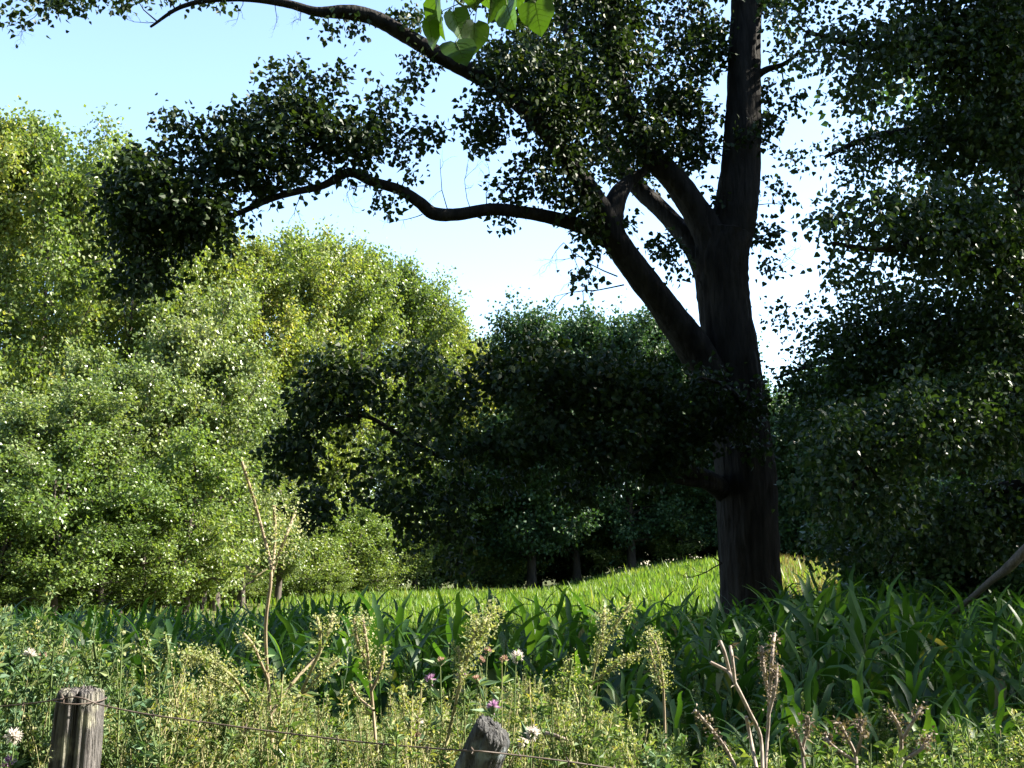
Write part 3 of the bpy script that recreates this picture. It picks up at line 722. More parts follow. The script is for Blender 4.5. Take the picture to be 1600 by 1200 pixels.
rng = np.random.default_rng(44)
g = Geo()
n = 120000
y = 19 + 56 * rng.uniform(0, 1, n) ** 0.85
x = y * rng.uniform(-0.55, 0.58, n)
keep = ~((x - BX) ** 2 + (y - BY) ** 2 < 0.5)
pxs = 800 + FPX * x / y
keep &= rng.uniform(0, 1, n) < np.interp(pxs, [400, 480, 560, 640, 1250, 1330, 1400], [0.05, 0.25, 0.7, 1, .9, .35, .1])
x, y = x[keep], y[keep]
patch = 0.5 + 0.2 * np.sin(x * 0.8 + 2) * np.sin(y * 0.31) + 0.2 * np.sin(x * 0.23 + y * 0.5) + 0.15 * np.sin(x * 2.1 + y * 1.3) * np.sin(x * 1.1 - y * .7)
h = (0.20 + 0.26 * rng.uniform(0, 1, len(x)) ** 1.5 + 0.20 * patch) * np.where(rng.uniform(0, 1, len(x)) < .03, 1.6, 1)
blades(g, x, y, h, 0.035 + 0.0006 * y, tint=np.clip(0.6 * patch + rng.uniform(0, 0.5, len(x)) - 0.05, 0, 1))
obj("field_grass", g, M_FIELD, kind="stuff")
g = Geo()
n = 16000
n = 7000; y = rng.uniform(20, 66, n); x = y * (0.22 + 0.14 * rng.uniform(0, 1, n) ** 1.3)
blades(g, x, y, rng.uniform(0.35, 0.7, n), np.full(n, 0.03))
n = 3000
y = rng.uniform(20, 24, n); x = y * rng.uniform(0.05, 0.2, n)
blades(g, x, y, rng.uniform(0.3, 0.7, n), np.full(n, 0.02))
obj("dry_grass", g, M_DRYFIELD, kind="stuff")

# ------------------------------------------------------------------ maize stand
def maize_leaf(L, w, droop, rise, twist):
    gg = Geo()
    n = 7
    t = np.linspace(0, 1, n)
    ang = rise - droop * t ** 1.6
    st = L / (n - 1)
    xx = np.concatenate([[0], np.cumsum(np.cos(ang[:-1]) * st)])
    zz = np.concatenate([[0], np.cumsum(np.sin(ang[:-1]) * st)])
    wd = w * np.minimum(1, 0.45 + 2.2 * t) * (1 - t ** 2.6) * 0.5 + 0.002
    wob = 0.02 * np.sin(t * 9 + twist)
    Lf = np.stack([xx - 0.0, wd + wob * .5, zz + wd * 0.35], -1)
    C = np.stack([xx, wob * .5, zz], -1)
    R = np.stack([xx, -wd + wob * .5, zz + wd * 0.35], -1)
    v = np.stack([Lf, C, R], 1).reshape(-1, 3)
    f = []
    for i in range(n - 1):
        for k in (0, 1):
            f.append([i * 3 + k, i * 3 + k + 1, i * 3 + 4 + k, i * 3 + 3 + k])
    gg.add(v, f, 0.35 + 0.3 * rng.uniform(), 0, True)
    return gg

rng = np.random.default_rng(55)
MLEAF = [maize_leaf(L, w, d, r, tw) for L, w, d, r, tw in [(0.55, .060, 2.1, 1.15, 0), (0.66, .070, 2.6, 1.0, 1), (0.48, .054, 1.5, 1.1, 2), (0.62, .062, 3.2, 1.2, 3), (0.42, .044, 1.0, 1.2, 4), (0.58, .066, 1.8, 0.8, 5)]]
MLEAF_MESH = [m.mesh("leaf", M_MAIZE) for m in MLEAF]
MSTALKS = []
for k in range(2):
    gg = Geo()
    zz = np.linspace(-0.05, 0.92, 7)
    tube(gg, np.stack([0.02 * np.sin(zz * 3 + k), 0.02 * np.cos(zz * 2 + k), zz], -1), np.linspace(0.016, 0.006, 7), 6)
    MSTALKS.append(gg)
MSTALK_MESH = [m.mesh("stalk", M_GREENSTEM) for m in MSTALKS]

def maize_layout(kind):
    r = np.random.default_rng(900 + kind)
    rows = []
    n = 8
    base = r.uniform(0, 6.28)
    for i in range(n):
        z = 0.12 + 0.80 * (i / (n - 1)) ** 0.9
        az = base + (i % 2) * math.pi + r.normal(0, 0.35)
        li = int(r.integers(0, 4)) if i < n - 2 else (4 if i == n - 1 else 2)
        sc = (0.7 + 0.5 * math.sin(math.pi * (i + 1) / (n + 1))) * r.uniform(.65, 1.15)
        rows.append((z, az, li if i else 5, sc))
    return rows
MLAY = [maize_layout(k) for k in range(5)]

# where maize stands, and how high it reaches at each place
cells = []
yy = 5.6
while yy < 27:
    step = 0.36 if yy < 10 else 0.46 if yy < 18 else .62
    xx = -0.52 * yy - 0.6
    while xx < 0.52 * yy + 0.8:
        px = 800 + FPX * xx / yy
        near = np.interp(px, [0, 300, 560, 760, 950, 1100, 1600], [9.0, 8.8, 8.0, 7.8, 7.0, 6.0, 5.6])
        far = np.interp(px, [0, 500, 560, 1000, 1100, 1300, 1600], [27, 26, 14, 13.5, 16.5, 18, 18])
        if near < yy < far and (xx - BX) ** 2 + (yy - BY) ** 2 > 0.8:
            cells.append((xx + rng.normal(0, 0.09), yy + rng.normal(0, 0.09), px))
        xx += step
    yy += step
cells.sort(key=lambda c: c[1])
ZONES = [(90, "behind the bluish weeds at the left edge"), (190, "behind the upright fence post"), (340, "behind the drooping pale plume"), (470, "behind the tallest dry weed"),
         (620, "behind the upright reddish weed"), (700, "below the low limb's hanging leaves"), (840, "behind the pink thistles"), (960, "behind the feathery pale weed"), (1090, "left of the big trunk"),
         (1160, "behind the forked dead stalk"), (1240, "in front of the big trunk"), (1330, "just right of the big trunk"), (1450, "under the right-hand poplar"), (9999, "below the dead branch at the right edge")]
GRP = ["maize behind the left weeds", "maize below the low limb", "maize in front of the big trunk", "maize under the right-hand poplar"]
mass = Geo()
count = 0
stalk_arr = [m.arrays() for m in MSTALKS]
leaf_arr = [m.arrays() for m in MLEAF]
def rotz(a, s=1.0):
    c, si = math.cos(a) * s, math.sin(a) * s
    return np.array([[c, -si, 0], [si, c, 0], [0, 0, s]])
pick = set(int(i) for i in np.linspace(0, min(len(cells) - 1, 700), 300))
for i, (cx, cy_, px) in enumerate(cells):
    z0 = float(ground(cx, cy_))
    ytop = np.interp(px, [0, 300, 560, 650, 1000, 1100, 1180, 1230, 1300, 1400, 1600], [944, 948, 938, 940, 938, 938, 935, 895, 900, 925, 925])
    hmax = EYE - (ytop - HORIZON) / FPX * cy_ - z0
    tgt = min(hmax, 1.5) * (rng.uniform(0.8, 1.04) if px > 470 and cy_ > 10 else rng.uniform(0.6, 1.0))
    if cy_ < 8: tgt = min(tgt, 1.05 * rng.uniform(.7, 1.05))
    s = max(0.5, tgt / 1.12)
    k = int(rng.integers(0, 5)); rot = rng.uniform(0, 6.28)
    if i in pick:
        q = 0 if px < 560 else 1 if px < 1000 else 2 if px < 1300 else 3
        zone = [w_ for lim, w_ in ZONES if px < lim][0]
        f_ = np.interp(px, [0, 560, 1000, 1600], [8.9, 8.0, 6.6, 5.6])
        row = "front row" if cy_ < f_ + 1.3 else "second row" if cy_ < f_ + 2.6 else "middle rows" if cy_ < f_ + 5 else "back rows"
        t = thing("maize_plant", "maize plant in the %s, %s" % (row, zone), "maize plant", (cx, cy_, z0), rot, "maize " + zone, s)
        obj("stalk", MSTALK_MESH[k % 2], None, t)
        for z, az, li, sc in MLAY[k]:
            l = obj("leaf", MLEAF_MESH[li], None, t)
            l.location = (0, 0, z); l.rotation_euler = (rng.normal(0, .15), 0, az); l.scale = (sc,) * 3
    else:
        M = rotz(rot, s)
        mass.add_geo(stalk_arr[k % 2], M, (cx, cy_, z0))
        for z, az, li, sc in MLAY[k]:
            mass.add_geo(leaf_arr[li], rotz(rot + az, s * sc), (cx, cy_, z0 + z * s), rng.normal(0, .2))
obj("maize_stand", mass, [M_MAIZE], kind="stuff")

# ------------------------------------------------------------------ roadside weeds
def stem_path(h, lean=0.1, n=6):
    a = rng.uniform(0, 6.28); b = rng.normal(0, lean, 2)
    t = np.linspace(0, 1, n)
    return np.stack([b[0] * h * t ** 1.5 + 0.02 * h * np.sin(t * 5 + a), b[1] * h * t ** 1.5, h * t], -1)

def forb(h=1.0, nb=8, nl=9, ls=0.06, shape=LANCE, spread=0.5, tipn=0, tips=0.02, leafm=1, tipm=2, lowleaf=True):
    """a branching weed: stems in slot 0, leaves in slot 1, flower or seed bits in slot 2"""
    gg = Geo()
    p = stem_path(h)
    tube(gg, p, np.linspace(0.007, 0.002, len(p)) * (0.6 + 0.5 * h), 4, 0, cap=False)
    ends = []
    for b in range(nb):
        f = rng.uniform(0.15, 0.95)
        s = p[0] * 0 + np.array([np.interp(f * h, p[:, 2], p[:, 0]), np.interp(f * h, p[:, 2], p[:, 1]), f * h])
        az = b * 2.4 + rng.normal(0, .4); L = h * rng.uniform(0.25, 0.5) * (1.15 - f)
        d = np.array([math.cos(az) * spread, math.sin(az) * spread, 1.0]); d = unit(d)
        q = s + d * L; mid = s + d * L * .5 + np.array([math.cos(az), math.sin(az), -0.3]) * L * 0.08
        tube(gg, np.array([s, mid, q]), [0.003, 0.0025, 0.0012], 3, 0, cap=False)
        ends.append((s, mid, q))
    ends.append((p[2], p[4], p[5]))
    for s, mid, q in ends:
        n = int(nl * rng.uniform(.7, 1.3))
        t = rng.uniform(0.1, 1, (n, 1))
        pos = s * (1 - t) ** 2 + 2 * mid * t * (1 - t) + q * t * t
        a = rng.uniform(0, 6.28, n)
        ax = unit(np.stack([np.cos(a), np.sin(a), rng.uniform(0, .9, n)], -1))
        leaves(gg, pos, ls * rng.uniform(.6, 1.25, n), ax, rand_dirs(n, 1.0), shape, np.clip(rng.uniform(0, .9, n), 0, 1), leafm)
        if tipn:
            t = rng.uniform(0.55, 1.05, (tipn, 1))
            pos = s * (1 - t) ** 2 + 2 * mid * t * (1 - t) + q * t * t + rng.normal(0, tips * .6, (tipn, 3))
            leaves(gg, pos, tips * rng.uniform(.6, 1.3, tipn), rand_dirs(tipn, .4), rand_dirs(tipn, .2), LEAF4, None, tipm)
    return gg

def tuft(h=0.7, n=26, w=0.007):
    gg = Geo()
    a = rng.uniform(0, 6.28, n); l = rng.uniform(.1, .6, n)
    for i in range(n):
        t = np.linspace(0, 1, 4)[:, None]
        d = np.array([math.cos(a[i]), math.sin(a[i]), 0])
        p = d * l[i] * h * t ** 1.7 + np.array([0, 0, 1]) * h * rng.uniform(.6, 1) * (t - 0.25 * l[i] * t ** 3) + rng.normal(0, .02, 3) * np.array([1, 1, 0])
        s = np.array([-d[1], d[0], 0]) * w
        wd = np.array([1, 1, .7, .08])[:, None]
        v = np.stack([p - s * wd, p + s * wd], 1).reshape(-1, 3)
        gg.add(v, [[0, 1, 3, 2], [2, 3, 5, 4], [4, 5, 7, 6]], rng.uniform(), 1)
    return gg

def culm(n=7):
    """a loose bunch of thin dry flowering grass stems with fine panicles"""
    gg = Geo()
    for _ in range(n):
        h = rng.uniform(.65, 1.05); p = stem_path(h, .22, 7) + np.array([*rng.normal(0, .06, 2), 0])
        tube(gg, p, np.linspace(.0022, .0009, 7), 3, 0, cap=False)
        m = 26; t = rng.uniform(4.3, 5.99, m); k = t.astype(int); f = (t - k)[:, None]
        pos = p[k] * (1 - f) + p[k + 1] * f + rng.normal(0, .012, (m, 3))
        leaves(gg, pos, .012 * rng.uniform(.6, 1.4, m), rand_dirs(m, .8), rand_dirs(m, .1), LANCE, None, 1)
    return gg
rng = np.random.default_rng(66)
TW = {
    "leafy": [forb(1, 18, 20, .036, LANCE, .55, 3, .012).arrays() for _ in range(6)],
    "broad": [forb(1, 13, 12, .042, OVATE, .5).arrays() for _ in range(4)],
    "blue": [forb(1, 20, 24, .029, OVATE, .6).arrays() for _ in range(5)],
    "yellow": [forb(1, 20, 14, .025, LANCE, .5, 14, .011).arrays() for _ in range(6)],
    "culm": [culm().arrays() for _ in range(6)],
    "tuft": [tuft().arrays() for _ in range(4)],
}
SLOTS = {
    "leafy": [M_GREENSTEM, M_WEED, M_SEED], "broad": [M_GREENSTEM, M_GREEN_LEAF], "blue": [M_GREENSTEM, M_BLUEWEED],
    "yellow": [M_STRAW, M_YELLOWWEED, M_SEED], "tuft": [M_STRAW, M_WEED], "culm": [M_STRAW, M_SEED],
}
acc = {k: Geo() for k in TW}
inner = {k: Geo() for k in ("leafy", "broad", "tuft")}
def ytop_weed(px):
    return np.interp(px, [-100, 0, 60, 150, 250, 330, 450, 560, 640, 760, 880, 960, 1050, 1200, 1350, 1500, 1600, 1700],
                     [985, 990, 985, 1030, 1070, 1062, 1085, 1110, 1085, 1050, 1065, 1100, 1140, 1150, 1165, 1140, 1120, 1110])
for i in range(4600):
    yd = 3.25 + 4.3 * rng.uniform() ** 0.9
    px = rng.uniform(-130, 1730)
    if yd > np.interp(px, [0, 560, 900, 1050, 1600], [7.6, 6.6, 6.2, 5.2, 4.6]): continue
    if yd < 3.75 and (60 < px < 185 or 690 < px < 830): continue
    xx = (px - 800) / FPX * yd
    h = EYE - (ytop_weed(px) - HORIZON) / FPX * yd
    h *= rng.uniform(.62, 1.0) if rng.uniform() < .85 else rng.uniform(.9, 1.09)
    w = {"blue": max(0.03, 1 - abs(px - 60) / 230), "yellow": 0.25 + 0.65 * math.exp(-((px - 480) / 330) ** 2), "leafy": .5, "broad": .07, "tuft": .30, "culm": .2}
    if px > 1000: w.update(yellow=.18, tuft=.55, broad=.12)
    if px < 180: w.update(yellow=.12)
    ks = list(w); pr = np.array([w[k] for k in ks]); k = ks[int(rng.choice(len(ks), p=pr / pr.sum()))]
    T_ = TW[k][int(rng.integers(0, len(TW[k])))]
    wide = rng.uniform(.6, 1.0) * (.55 + .45 * h)
    a = rng.uniform(0, 6.28)
    M = np.array([[math.cos(a) * wide, -math.sin(a) * wide, 0], [math.sin(a) * wide, math.cos(a) * wide, 0], [0, 0, h]])
    acc[k].add_geo(T_, M, (xx, yd, float(ground(xx, yd))), rng.normal(0, .15))
for i in range(900):
    yd = 5.6 + 9 * rng.uniform() ** 1.1
    px = rng.uniform(-60, 1680)
    xx = (px - 800) / FPX * yd; z0 = float(ground(xx, yd))
    h = min(1.15, EYE - (955 - HORIZON) / FPX * yd - z0) * rng.uniform(.35, .8)
    k = ("leafy", "broad", "tuft")[int(rng.choice(3, p=[.4, .25, .35]))]
    T_ = TW[k][int(rng.integers(0, len(TW[k])))]
    a = rng.uniform(0, 6.28); wide = rng.uniform(.6, 1.0)
    M = np.array([[math.cos(a) * wide, -math.sin(a) * wide, 0], [math.sin(a) * wide, math.cos(a) * wide, 0], [0, 0, h]])
    inner[k].add_geo(T_, M, (xx, yd, z0), rng.normal(0, .15))
obj("weeds_among_maize", inner["leafy"], [M_GREENSTEM, M_GREEN_LEAF, M_SEED], kind="stuff")
obj("broadleaf_weeds_among_maize", inner["broad"], [M_GREENSTEM, M_GREEN_LEAF], kind="stuff")
obj("grass_among_maize", inner["tuft"], [M_STRAW, M_GREEN_LEAF], kind="stuff")
NAME = {"leafy": "lanceolate_weed_undergrowth", "broad": "broadleaf_weed_undergrowth", "blue": "bluish_weed_undergrowth", "yellow": "yellow_weed_undergrowth", "tuft": "grass_undergrowth", "culm": "dry_grass_stems"}
for k in acc:
    obj(NAME[k], acc[k], SLOTS[k], kind="stuff")

# tall seeding weeds: every one a thing with stem, branches and seed heads
def seed_spray(geo, path, n, sz, spread, mat=0):
    path = np.asarray(path); t = rng.uniform(0, len(path) - 1.001, n); k = t.astype(int); f = (t - k)[:, None]
    pos = path[k] * (1 - f) + path[k + 1] * f + rng.normal(0, spread, (n, 3))
    leaves(geo, pos, sz * rng.uniform(.5, 1.3, n), rand_dirs(n, .5), rand_dirs(n, .2), LEAF4, None, mat)

def tall_weed(label, Yd, stems, seeds, stemmat, seedmat, leafmat=M_WEED, nleaf=10, name="seeding_weed", cat="weed", group="tall seeding weeds by the fence", lsz=.05):
    """stems: lists of (px, py, width px); the first one is the main stem, seeds: per stem (from, count, size, spread) or None"""
    x0, y0 = stems[0][0][0], stems[0][0][1]
    base = P(x0, y0, Yd)
    gx_ = float(base[0]); gz = float(ground(gx_, Yd))
    root = np.array([gx_, Yd, gz])
    t = thing(name, label, cat, root)
    if group: t["group"] = group
    for i, (st, sd) in enumerate(zip(stems, seeds)):
        rows = []
        for j, (px, py, w) in enumerate(st):
            w *= .38
            rows.append((px, py, Yd + 0.06 * math.sin(j * 1.7 + i * 2.1) + (0.10 * math.sin(i * 2.6)) * j / max(1, len(st) - 1), w))
        p, r = limb_path(rows, 4)
        if i == 0:
            p = np.vstack([root + [0, 0, -.05], root * .5 + p[0] * .5, p]); r = np.concatenate([[r[0] * 1.2, r[0] * 1.1], r])
        r = np.maximum(r, .0012)
        gg = Geo(); tube(gg, p - root, r, 6, 0, rough=.05)
        so = obj("stem" if i == 0 else "branch", gg, stemmat, t)
        if sd:
            f0, n, sz, sp = sd
            n, sz, sp = (int(n * 1.9), sz * .45, sp * .9) if seedmat is M_DRYHEAD else (int(n * 3.6), sz * .45, sp * 1.1)
            lg = Geo(); k0 = min(len(p) - 2, int(f0 * len(p)))
            seed_spray(lg, p[k0:] - root, n, sz, sp)
            obj("seed_head", lg, seedmat, so, kind="stuff")
        if nleaf:
            lg = Geo()
            t_ = rng.integers(1, len(p), nleaf)
            a = rng.uniform(0, 6.28, nleaf)
            leaves(lg, p[t_] - root, lsz * rng.uniform(.6, 1.3, nleaf), np.stack([np.cos(a), np.sin(a), rng.uniform(-.4, .6, nleaf)], -1), rand_dirs(nleaf, 1), LANCE)
            obj("leaves", lg, leafmat, so, kind="stuff")
    return t

rng = np.random.default_rng(77)
tall_weed("tallest dry weed, with a reddish stem and pale seed tips, rising above the maize", 4.1,
    [[(428, 1190, 10), (420, 1080, 9), (415, 980, 9), (424, 900, 8), (418, 860, 7), (402, 800, 6), (390, 760, 5), (378, 722, 3)], [(424, 900, 6), (438, 860, 5), (450, 830, 4), (462, 800, 3)], [(418, 890, 5), (400, 900, 4), (385, 885, 3)], [(426, 890, 5), (430, 840, 4), (428, 790, 3)],
     [(418, 1060, 6), (396, 1010, 4), (380, 990, 3)], [(420, 1120, 5), (455, 1070, 4), (500, 1020, 3)]],
    [(.72, 45, .022, .010), (.3, 130, .024, .03), (.5, 30, .022, .012), (.3, 80, .022, .02), (.3, 50, .022, .018), (.3, 60, .022, .018)], M_REDSTEM, M_SEED)
tall_weed("thin straw-coloured stalk slanting right from beside the tallest dry weed", 4.0,
    [[(428, 1200, 7), (455, 1120, 6), (485, 1050, 5), (515, 985, 4), (520, 960, 3)], [(470, 1090, 4), (495, 1060, 3), (530, 1030, 3)], [(500, 1020, 4), (500, 985, 3), (495, 965, 2)]],
    [(.7, 60, .02, .014), (.4, 70, .022, .016), (.3, 40, .02, .014)], M_STRAW, M_SEED)
tall_weed("upright reddish weed with seed clusters along its top, in front of the dark maize", 4.3,
    [[(588, 1170, 8), (582, 1100, 7), (575, 1030, 6), (570, 985, 5), (566, 962, 3)], [(576, 1040, 4), (558, 1000, 3), (553, 965, 2)], [(580, 1080, 4), (597, 1040, 3), (600, 1010, 2)], [(584, 1110, 3), (560, 1090, 2), (548, 1070, 2)]],
    [(.45, 130, .022, .018), (.2, 90, .022, .018), (.3, 50, .022, .014), (.3, 40, .02, .012)], M_REDSTEM, M_SEED)
tall_weed("leaning golden seed plume beside the pink thistles, curving right at its tip", 4.0,
    [[(690, 1200, 8), (705, 1130, 7), (722, 1060, 6), (738, 1000, 5), (746, 965, 4)], [(730, 1030, 4), (748, 1000, 4), (758, 970, 3), (774, 952, 2)], [(712, 1100, 4), (720, 1050, 3), (716, 1010, 2)]],
    [(.6, 170, .022, .018), (.2, 190, .024, .018), (.3, 70, .02, .014)], M_STRAW, M_SEED)
tall_weed("drooping pale yellow seed plume arching left behind the left fence post", 4.2,
    [[(412, 1180, 7), (400, 1120, 6), (378, 1075, 5), (345, 1042, 4), (312, 1028, 4), (285, 1026, 3)], [(390, 1100, 4), (360, 1075, 3), (330, 1060, 3)]],
    [(.5, 330, .022, .02), (.2, 150, .022, .02)], M_STRAW, M_SEED)
tall_weed("feathery pale weed in front of the maize right of the thistles", 4.6,
    [[(900, 1180, 7), (915, 1110, 6), (930, 1040, 5), (942, 985, 4), (945, 950, 3)], [(935, 1020, 4), (960, 980, 3), (985, 945, 2)], [(925, 1070, 4), (960, 1040, 3), (1000, 1022, 2)], [(910, 1120, 3), (895, 1070, 3), (888, 1030, 2)]],
    [(.55, 140, .022, .016), (.2, 120, .022, .02), (.2, 100, .022, .012), (.3, 80, .02, .016)], M_STRAW, M_SEED)
tall_weed("short golden-brown seed plume standing alone against the dark maize right of centre", 5.4,
    [[(1040, 1180, 6), (1038, 1110, 5), (1034, 1050, 4), (1026, 1010, 3), (1015, 990, 2)], [(1036, 1080, 3), (1024, 1045, 2), (1014, 1010, 2)]],
    [(.45, 190, .022, .022), (.2, 90, .02, .02)], M_REDSTEM, M_SEED)
tall_weed("slim weed with yellow flowers near the centre of the weed bank", 4.4,
    [[(878, 1200, 6), (884, 1130, 5), (888, 1070, 4), (893, 1030, 3)], [(884, 1120, 3), (868, 1085, 2), (862, 1060, 2)]],
    [(.5, 50, .022, .016), (.3, 40, .022, .014)], M_GREENSTEM, M_YELLOWWEED)
tall_weed("green weed with small paired leaves above the left fence post's weeds", 4.5,
    [[(165, 1150, 6), (158, 1080, 5), (150, 1030, 4), (146, 1002, 2)], [(158, 1080, 3), (175, 1040, 2), (182, 1015, 2)]],
    [None, None], M_GREENSTEM, M_SEED, M_BLUEWEED, 26)
tall_weed("slender pale weed leaning left between the post and the drooping plume", 4.5,
    [[(250, 1160, 5), (248, 1080, 4), (238, 1030, 3), (225, 985, 2)], [(248, 1060, 3), (262, 1020, 2), (258, 992, 2)], [(248, 1040, 3), (225, 1022, 2), (200, 1014, 2)]],
    [(.8, 20, .02, .01), (.4, 25, .022, .012), (.3, 50, .022, .012)], M_GREENSTEM, M_SEED, M_BLUEWEED, 18)

def dry_stalk(label, Yd, stems, seeds=None, mat=M_DRYSTEM):
    tall_weed(label, Yd, stems, seeds or [None] * len(stems), mat, M_DRYHEAD, M_DRYHEAD, 5, "dry_stalk", "dry weed", "dead dry stalks at the lower right", .03)
dry_stalk("grey forked dead stalk with bare twisting arms at the lower right", 3.7,
    [[(1192, 1210, 14), (1188, 1150, 12), (1170, 1110, 10), (1150, 1070, 9), (1138, 1050, 8), (1110, 1035, 5)], [(1142, 1058, 7), (1132, 1020, 5), (1125, 1002, 3)], [(1148, 1066, 5), (1144, 1030, 4), (1141, 1010, 3)], [(1182, 1200, 9), (1172, 1150, 7), (1166, 1120, 4)]])
dry_stalk("upright grey dead stalk with shaggy withered leaves beside the forked stalk", 3.8,
    [[(1196, 1200, 12), (1200, 1140, 10), (1203, 1080, 8), (1206, 1030, 6), (1210, 990, 3)], [(1202, 1090, 5), (1194, 1050, 4), (1190, 1010, 3)], [(1200, 1120, 5), (1212, 1070, 4), (1214, 1040, 3)]],
    [(.45, 150, .02, .010), (.3, 90, .018, .010), (.3, 90, .018, .010)])
dry_stalk("leaning dark dead stalk with dry husks at the bottom right of the forked stalk", 3.7,
    [[(1160, 1230, 9), (1140, 1180, 8), (1112, 1140, 7), (1085, 1110, 5)]], [(.4, 60, .025, .012)])
dry_stalk("short brown dead weed with dry heads right of the shaggy stalk", 3.9,
    [[(1258, 1220, 9), (1254, 1170, 8), (1262, 1140, 6), (1262, 1120, 4)], [(1256, 1180, 6), (1246, 1150, 4), (1238, 1140, 3)]], [(.6, 50, .026, .012), (.6, 30, .024, .01)])
dry_stalk("brown dead weed with clustered dry heads near the bottom right corner", 3.8,
    [[(1340, 1220, 9), (1336, 1180, 8), (1322, 1150, 6), (1312, 1130, 4)], [(1338, 1180, 6), (1346, 1150, 5), (1342, 1125, 3)], [(1336, 1190, 5), (1300, 1165, 4), (1290, 1150, 3)]], [(.6, 50, .028, .014), (.5, 60, .028, .014), (.5, 40, .026, .012)])
dry_stalk("tall-armed brown dead weed under the maize in the bottom right corner", 3.8,
    [[(1405, 1230, 10), (1408, 1180, 8), (1406, 1140, 6), (1390, 1110, 4)], [(1407, 1160, 5), (1425, 1130, 4), (1440, 1105, 3)], [(1408, 1190, 5), (1440, 1170, 4), (1452, 1150, 3)]], [(.7, 40, .024, .012), (.6, 40, .024, .012), (.5, 60, .026, .014)])
dry_stalk("bent straw stalk lying across the weeds right of the leaning post", 3.6,
    [[(905, 1230, 5), (900, 1190, 4), (895, 1165, 3), (870, 1150, 3), (850, 1145, 2)]])

# thistles
def flower_head(kind):
    gg = Geo()
    zz = np.array([-.012, 0, .012, .02]); tube(gg, np.stack([0 * zz, 0 * zz, zz], -1), [.004, .011, .011, .008], 8, 0)
    n = 60
    if kind == "pink":
        d = rand_dirs(n, 1.3); leaves(gg, d * .006 + [0, 0, .015], .026 * rng.uniform(.8, 1.2, n), d, rand_dirs(n), LANCE, None, 1)
    elif kind == "fluff":
        d = rand_dirs(90, .5); leaves(gg, d * .004 + [0, 0, .015], .03 * rng.uniform(.8, 1.2, 90), d, rand_dirs(90), LANCE, None, 1)
    else:
        d = rand_dirs(n, 1.0); leaves(gg, d * .006 + [0, 0, .012], .022 * rng.uniform(.8, 1.2, n), d, rand_dirs(n), LANCE, None, 1)
    return gg
HM = {"pink": M_PINK, "fluff": M_FLUFF, "faded": M_PEACH}
HEAD = {k: flower_head(k).mesh("flower_head", [M_GREENSTEM, HM[k]]) for k in HM}
def thistle(label, Yd, heads, basepx):
    bx = (basepx - 800) / FPX * Yd
    root = np.array([bx, Yd, float(ground(bx, Yd))])
    t = thing("thistle", label, "thistle", root, group="flowering thistles in the weed bank")
    for i, (px, py, kind) in enumerate(heads):
        yd = Yd + rng.normal(0, .08)
        q = P(px, py, yd) - root
        s = np.array([0, 0, .0]) if i == 0 else q * np.array([.35, .35, .62])
        p = catmull(np.array([s, s * .5 + q * .5 + rng.normal(0, .02, 3) - [0, 0, .02], q - [0, 0, .012]]), 4)
        gg = Geo(); tube(gg, p, np.linspace(.006 if i == 0 else .0035, .002, len(p)), 5, 0, cap=False)
        so = obj("stem" if i == 0 else "branch", gg, M_GREENSTEM, t)
        n = 22
        k = rng.integers(1, len(p), n); a = rng.uniform(0, 6.28, n)
        lg = Geo(); leaves(lg, p[k], .075 * rng.uniform(.5, 1.2, n), np.stack([np.cos(a), np.sin(a), rng.uniform(.2, 1, n)], -1), rand_dirs(n, 1), LANCE)
        obj("leaves", lg, M_BLUEWEED, so, kind="stuff")
        h = obj("flower_head", HEAD[kind], None, t)
        h.location = tuple(q); h.rotation_euler = (rng.normal(0, .3), rng.normal(0, .3), rng.uniform(0, 6))
        h.scale = (.8 if kind != "faded" else .7,) * 3
rng = np.random.default_rng(88)
thistle("thistle with the biggest pink flower, right behind the leaning post", 3.6, [(770, 1111, "pink")], 775)
thistle("thistle with a small magenta flower and a faded one, left of the big pink bloom", 4.0, [(725, 1058, "pink"), (747, 1066, "faded")], 730)
thistle("tall thistle topped with two pale peach heads near the centre of the weeds", 4.2, [(761, 1022, "faded"), (748, 1034, "faded")], 756)
thistle("thistle with one whitish pink head against the dark maize", 4.2, [(806, 1030, "fluff"), (790, 1035, "faded")], 800)
thistle("thistle with pink buds at the left end of the centre thistles", 4.1, [(673, 1067, "pink"), (688, 1036, "faded")], 680)
thistle("thistle with two white fluffy heads right of the leaning post", 3.7, [(830, 1151, "fluff"), (822, 1164, "fluff")], 835)
thistle("thistle with white seed fluff left of the leaning post", 3.8, [(650, 1134, "fluff"), (652, 1157, "faded")], 648)
thistle("thistle with a large white fluffy head above the left fence post", 4.2, [(45, 1028, "fluff"), (68, 1030, "faded")], 50)
thistle("thistle with white fluff at the left edge beside the fence post", 3.5, [(22, 1155, "fluff"), (18, 1196, "pink")], 24)

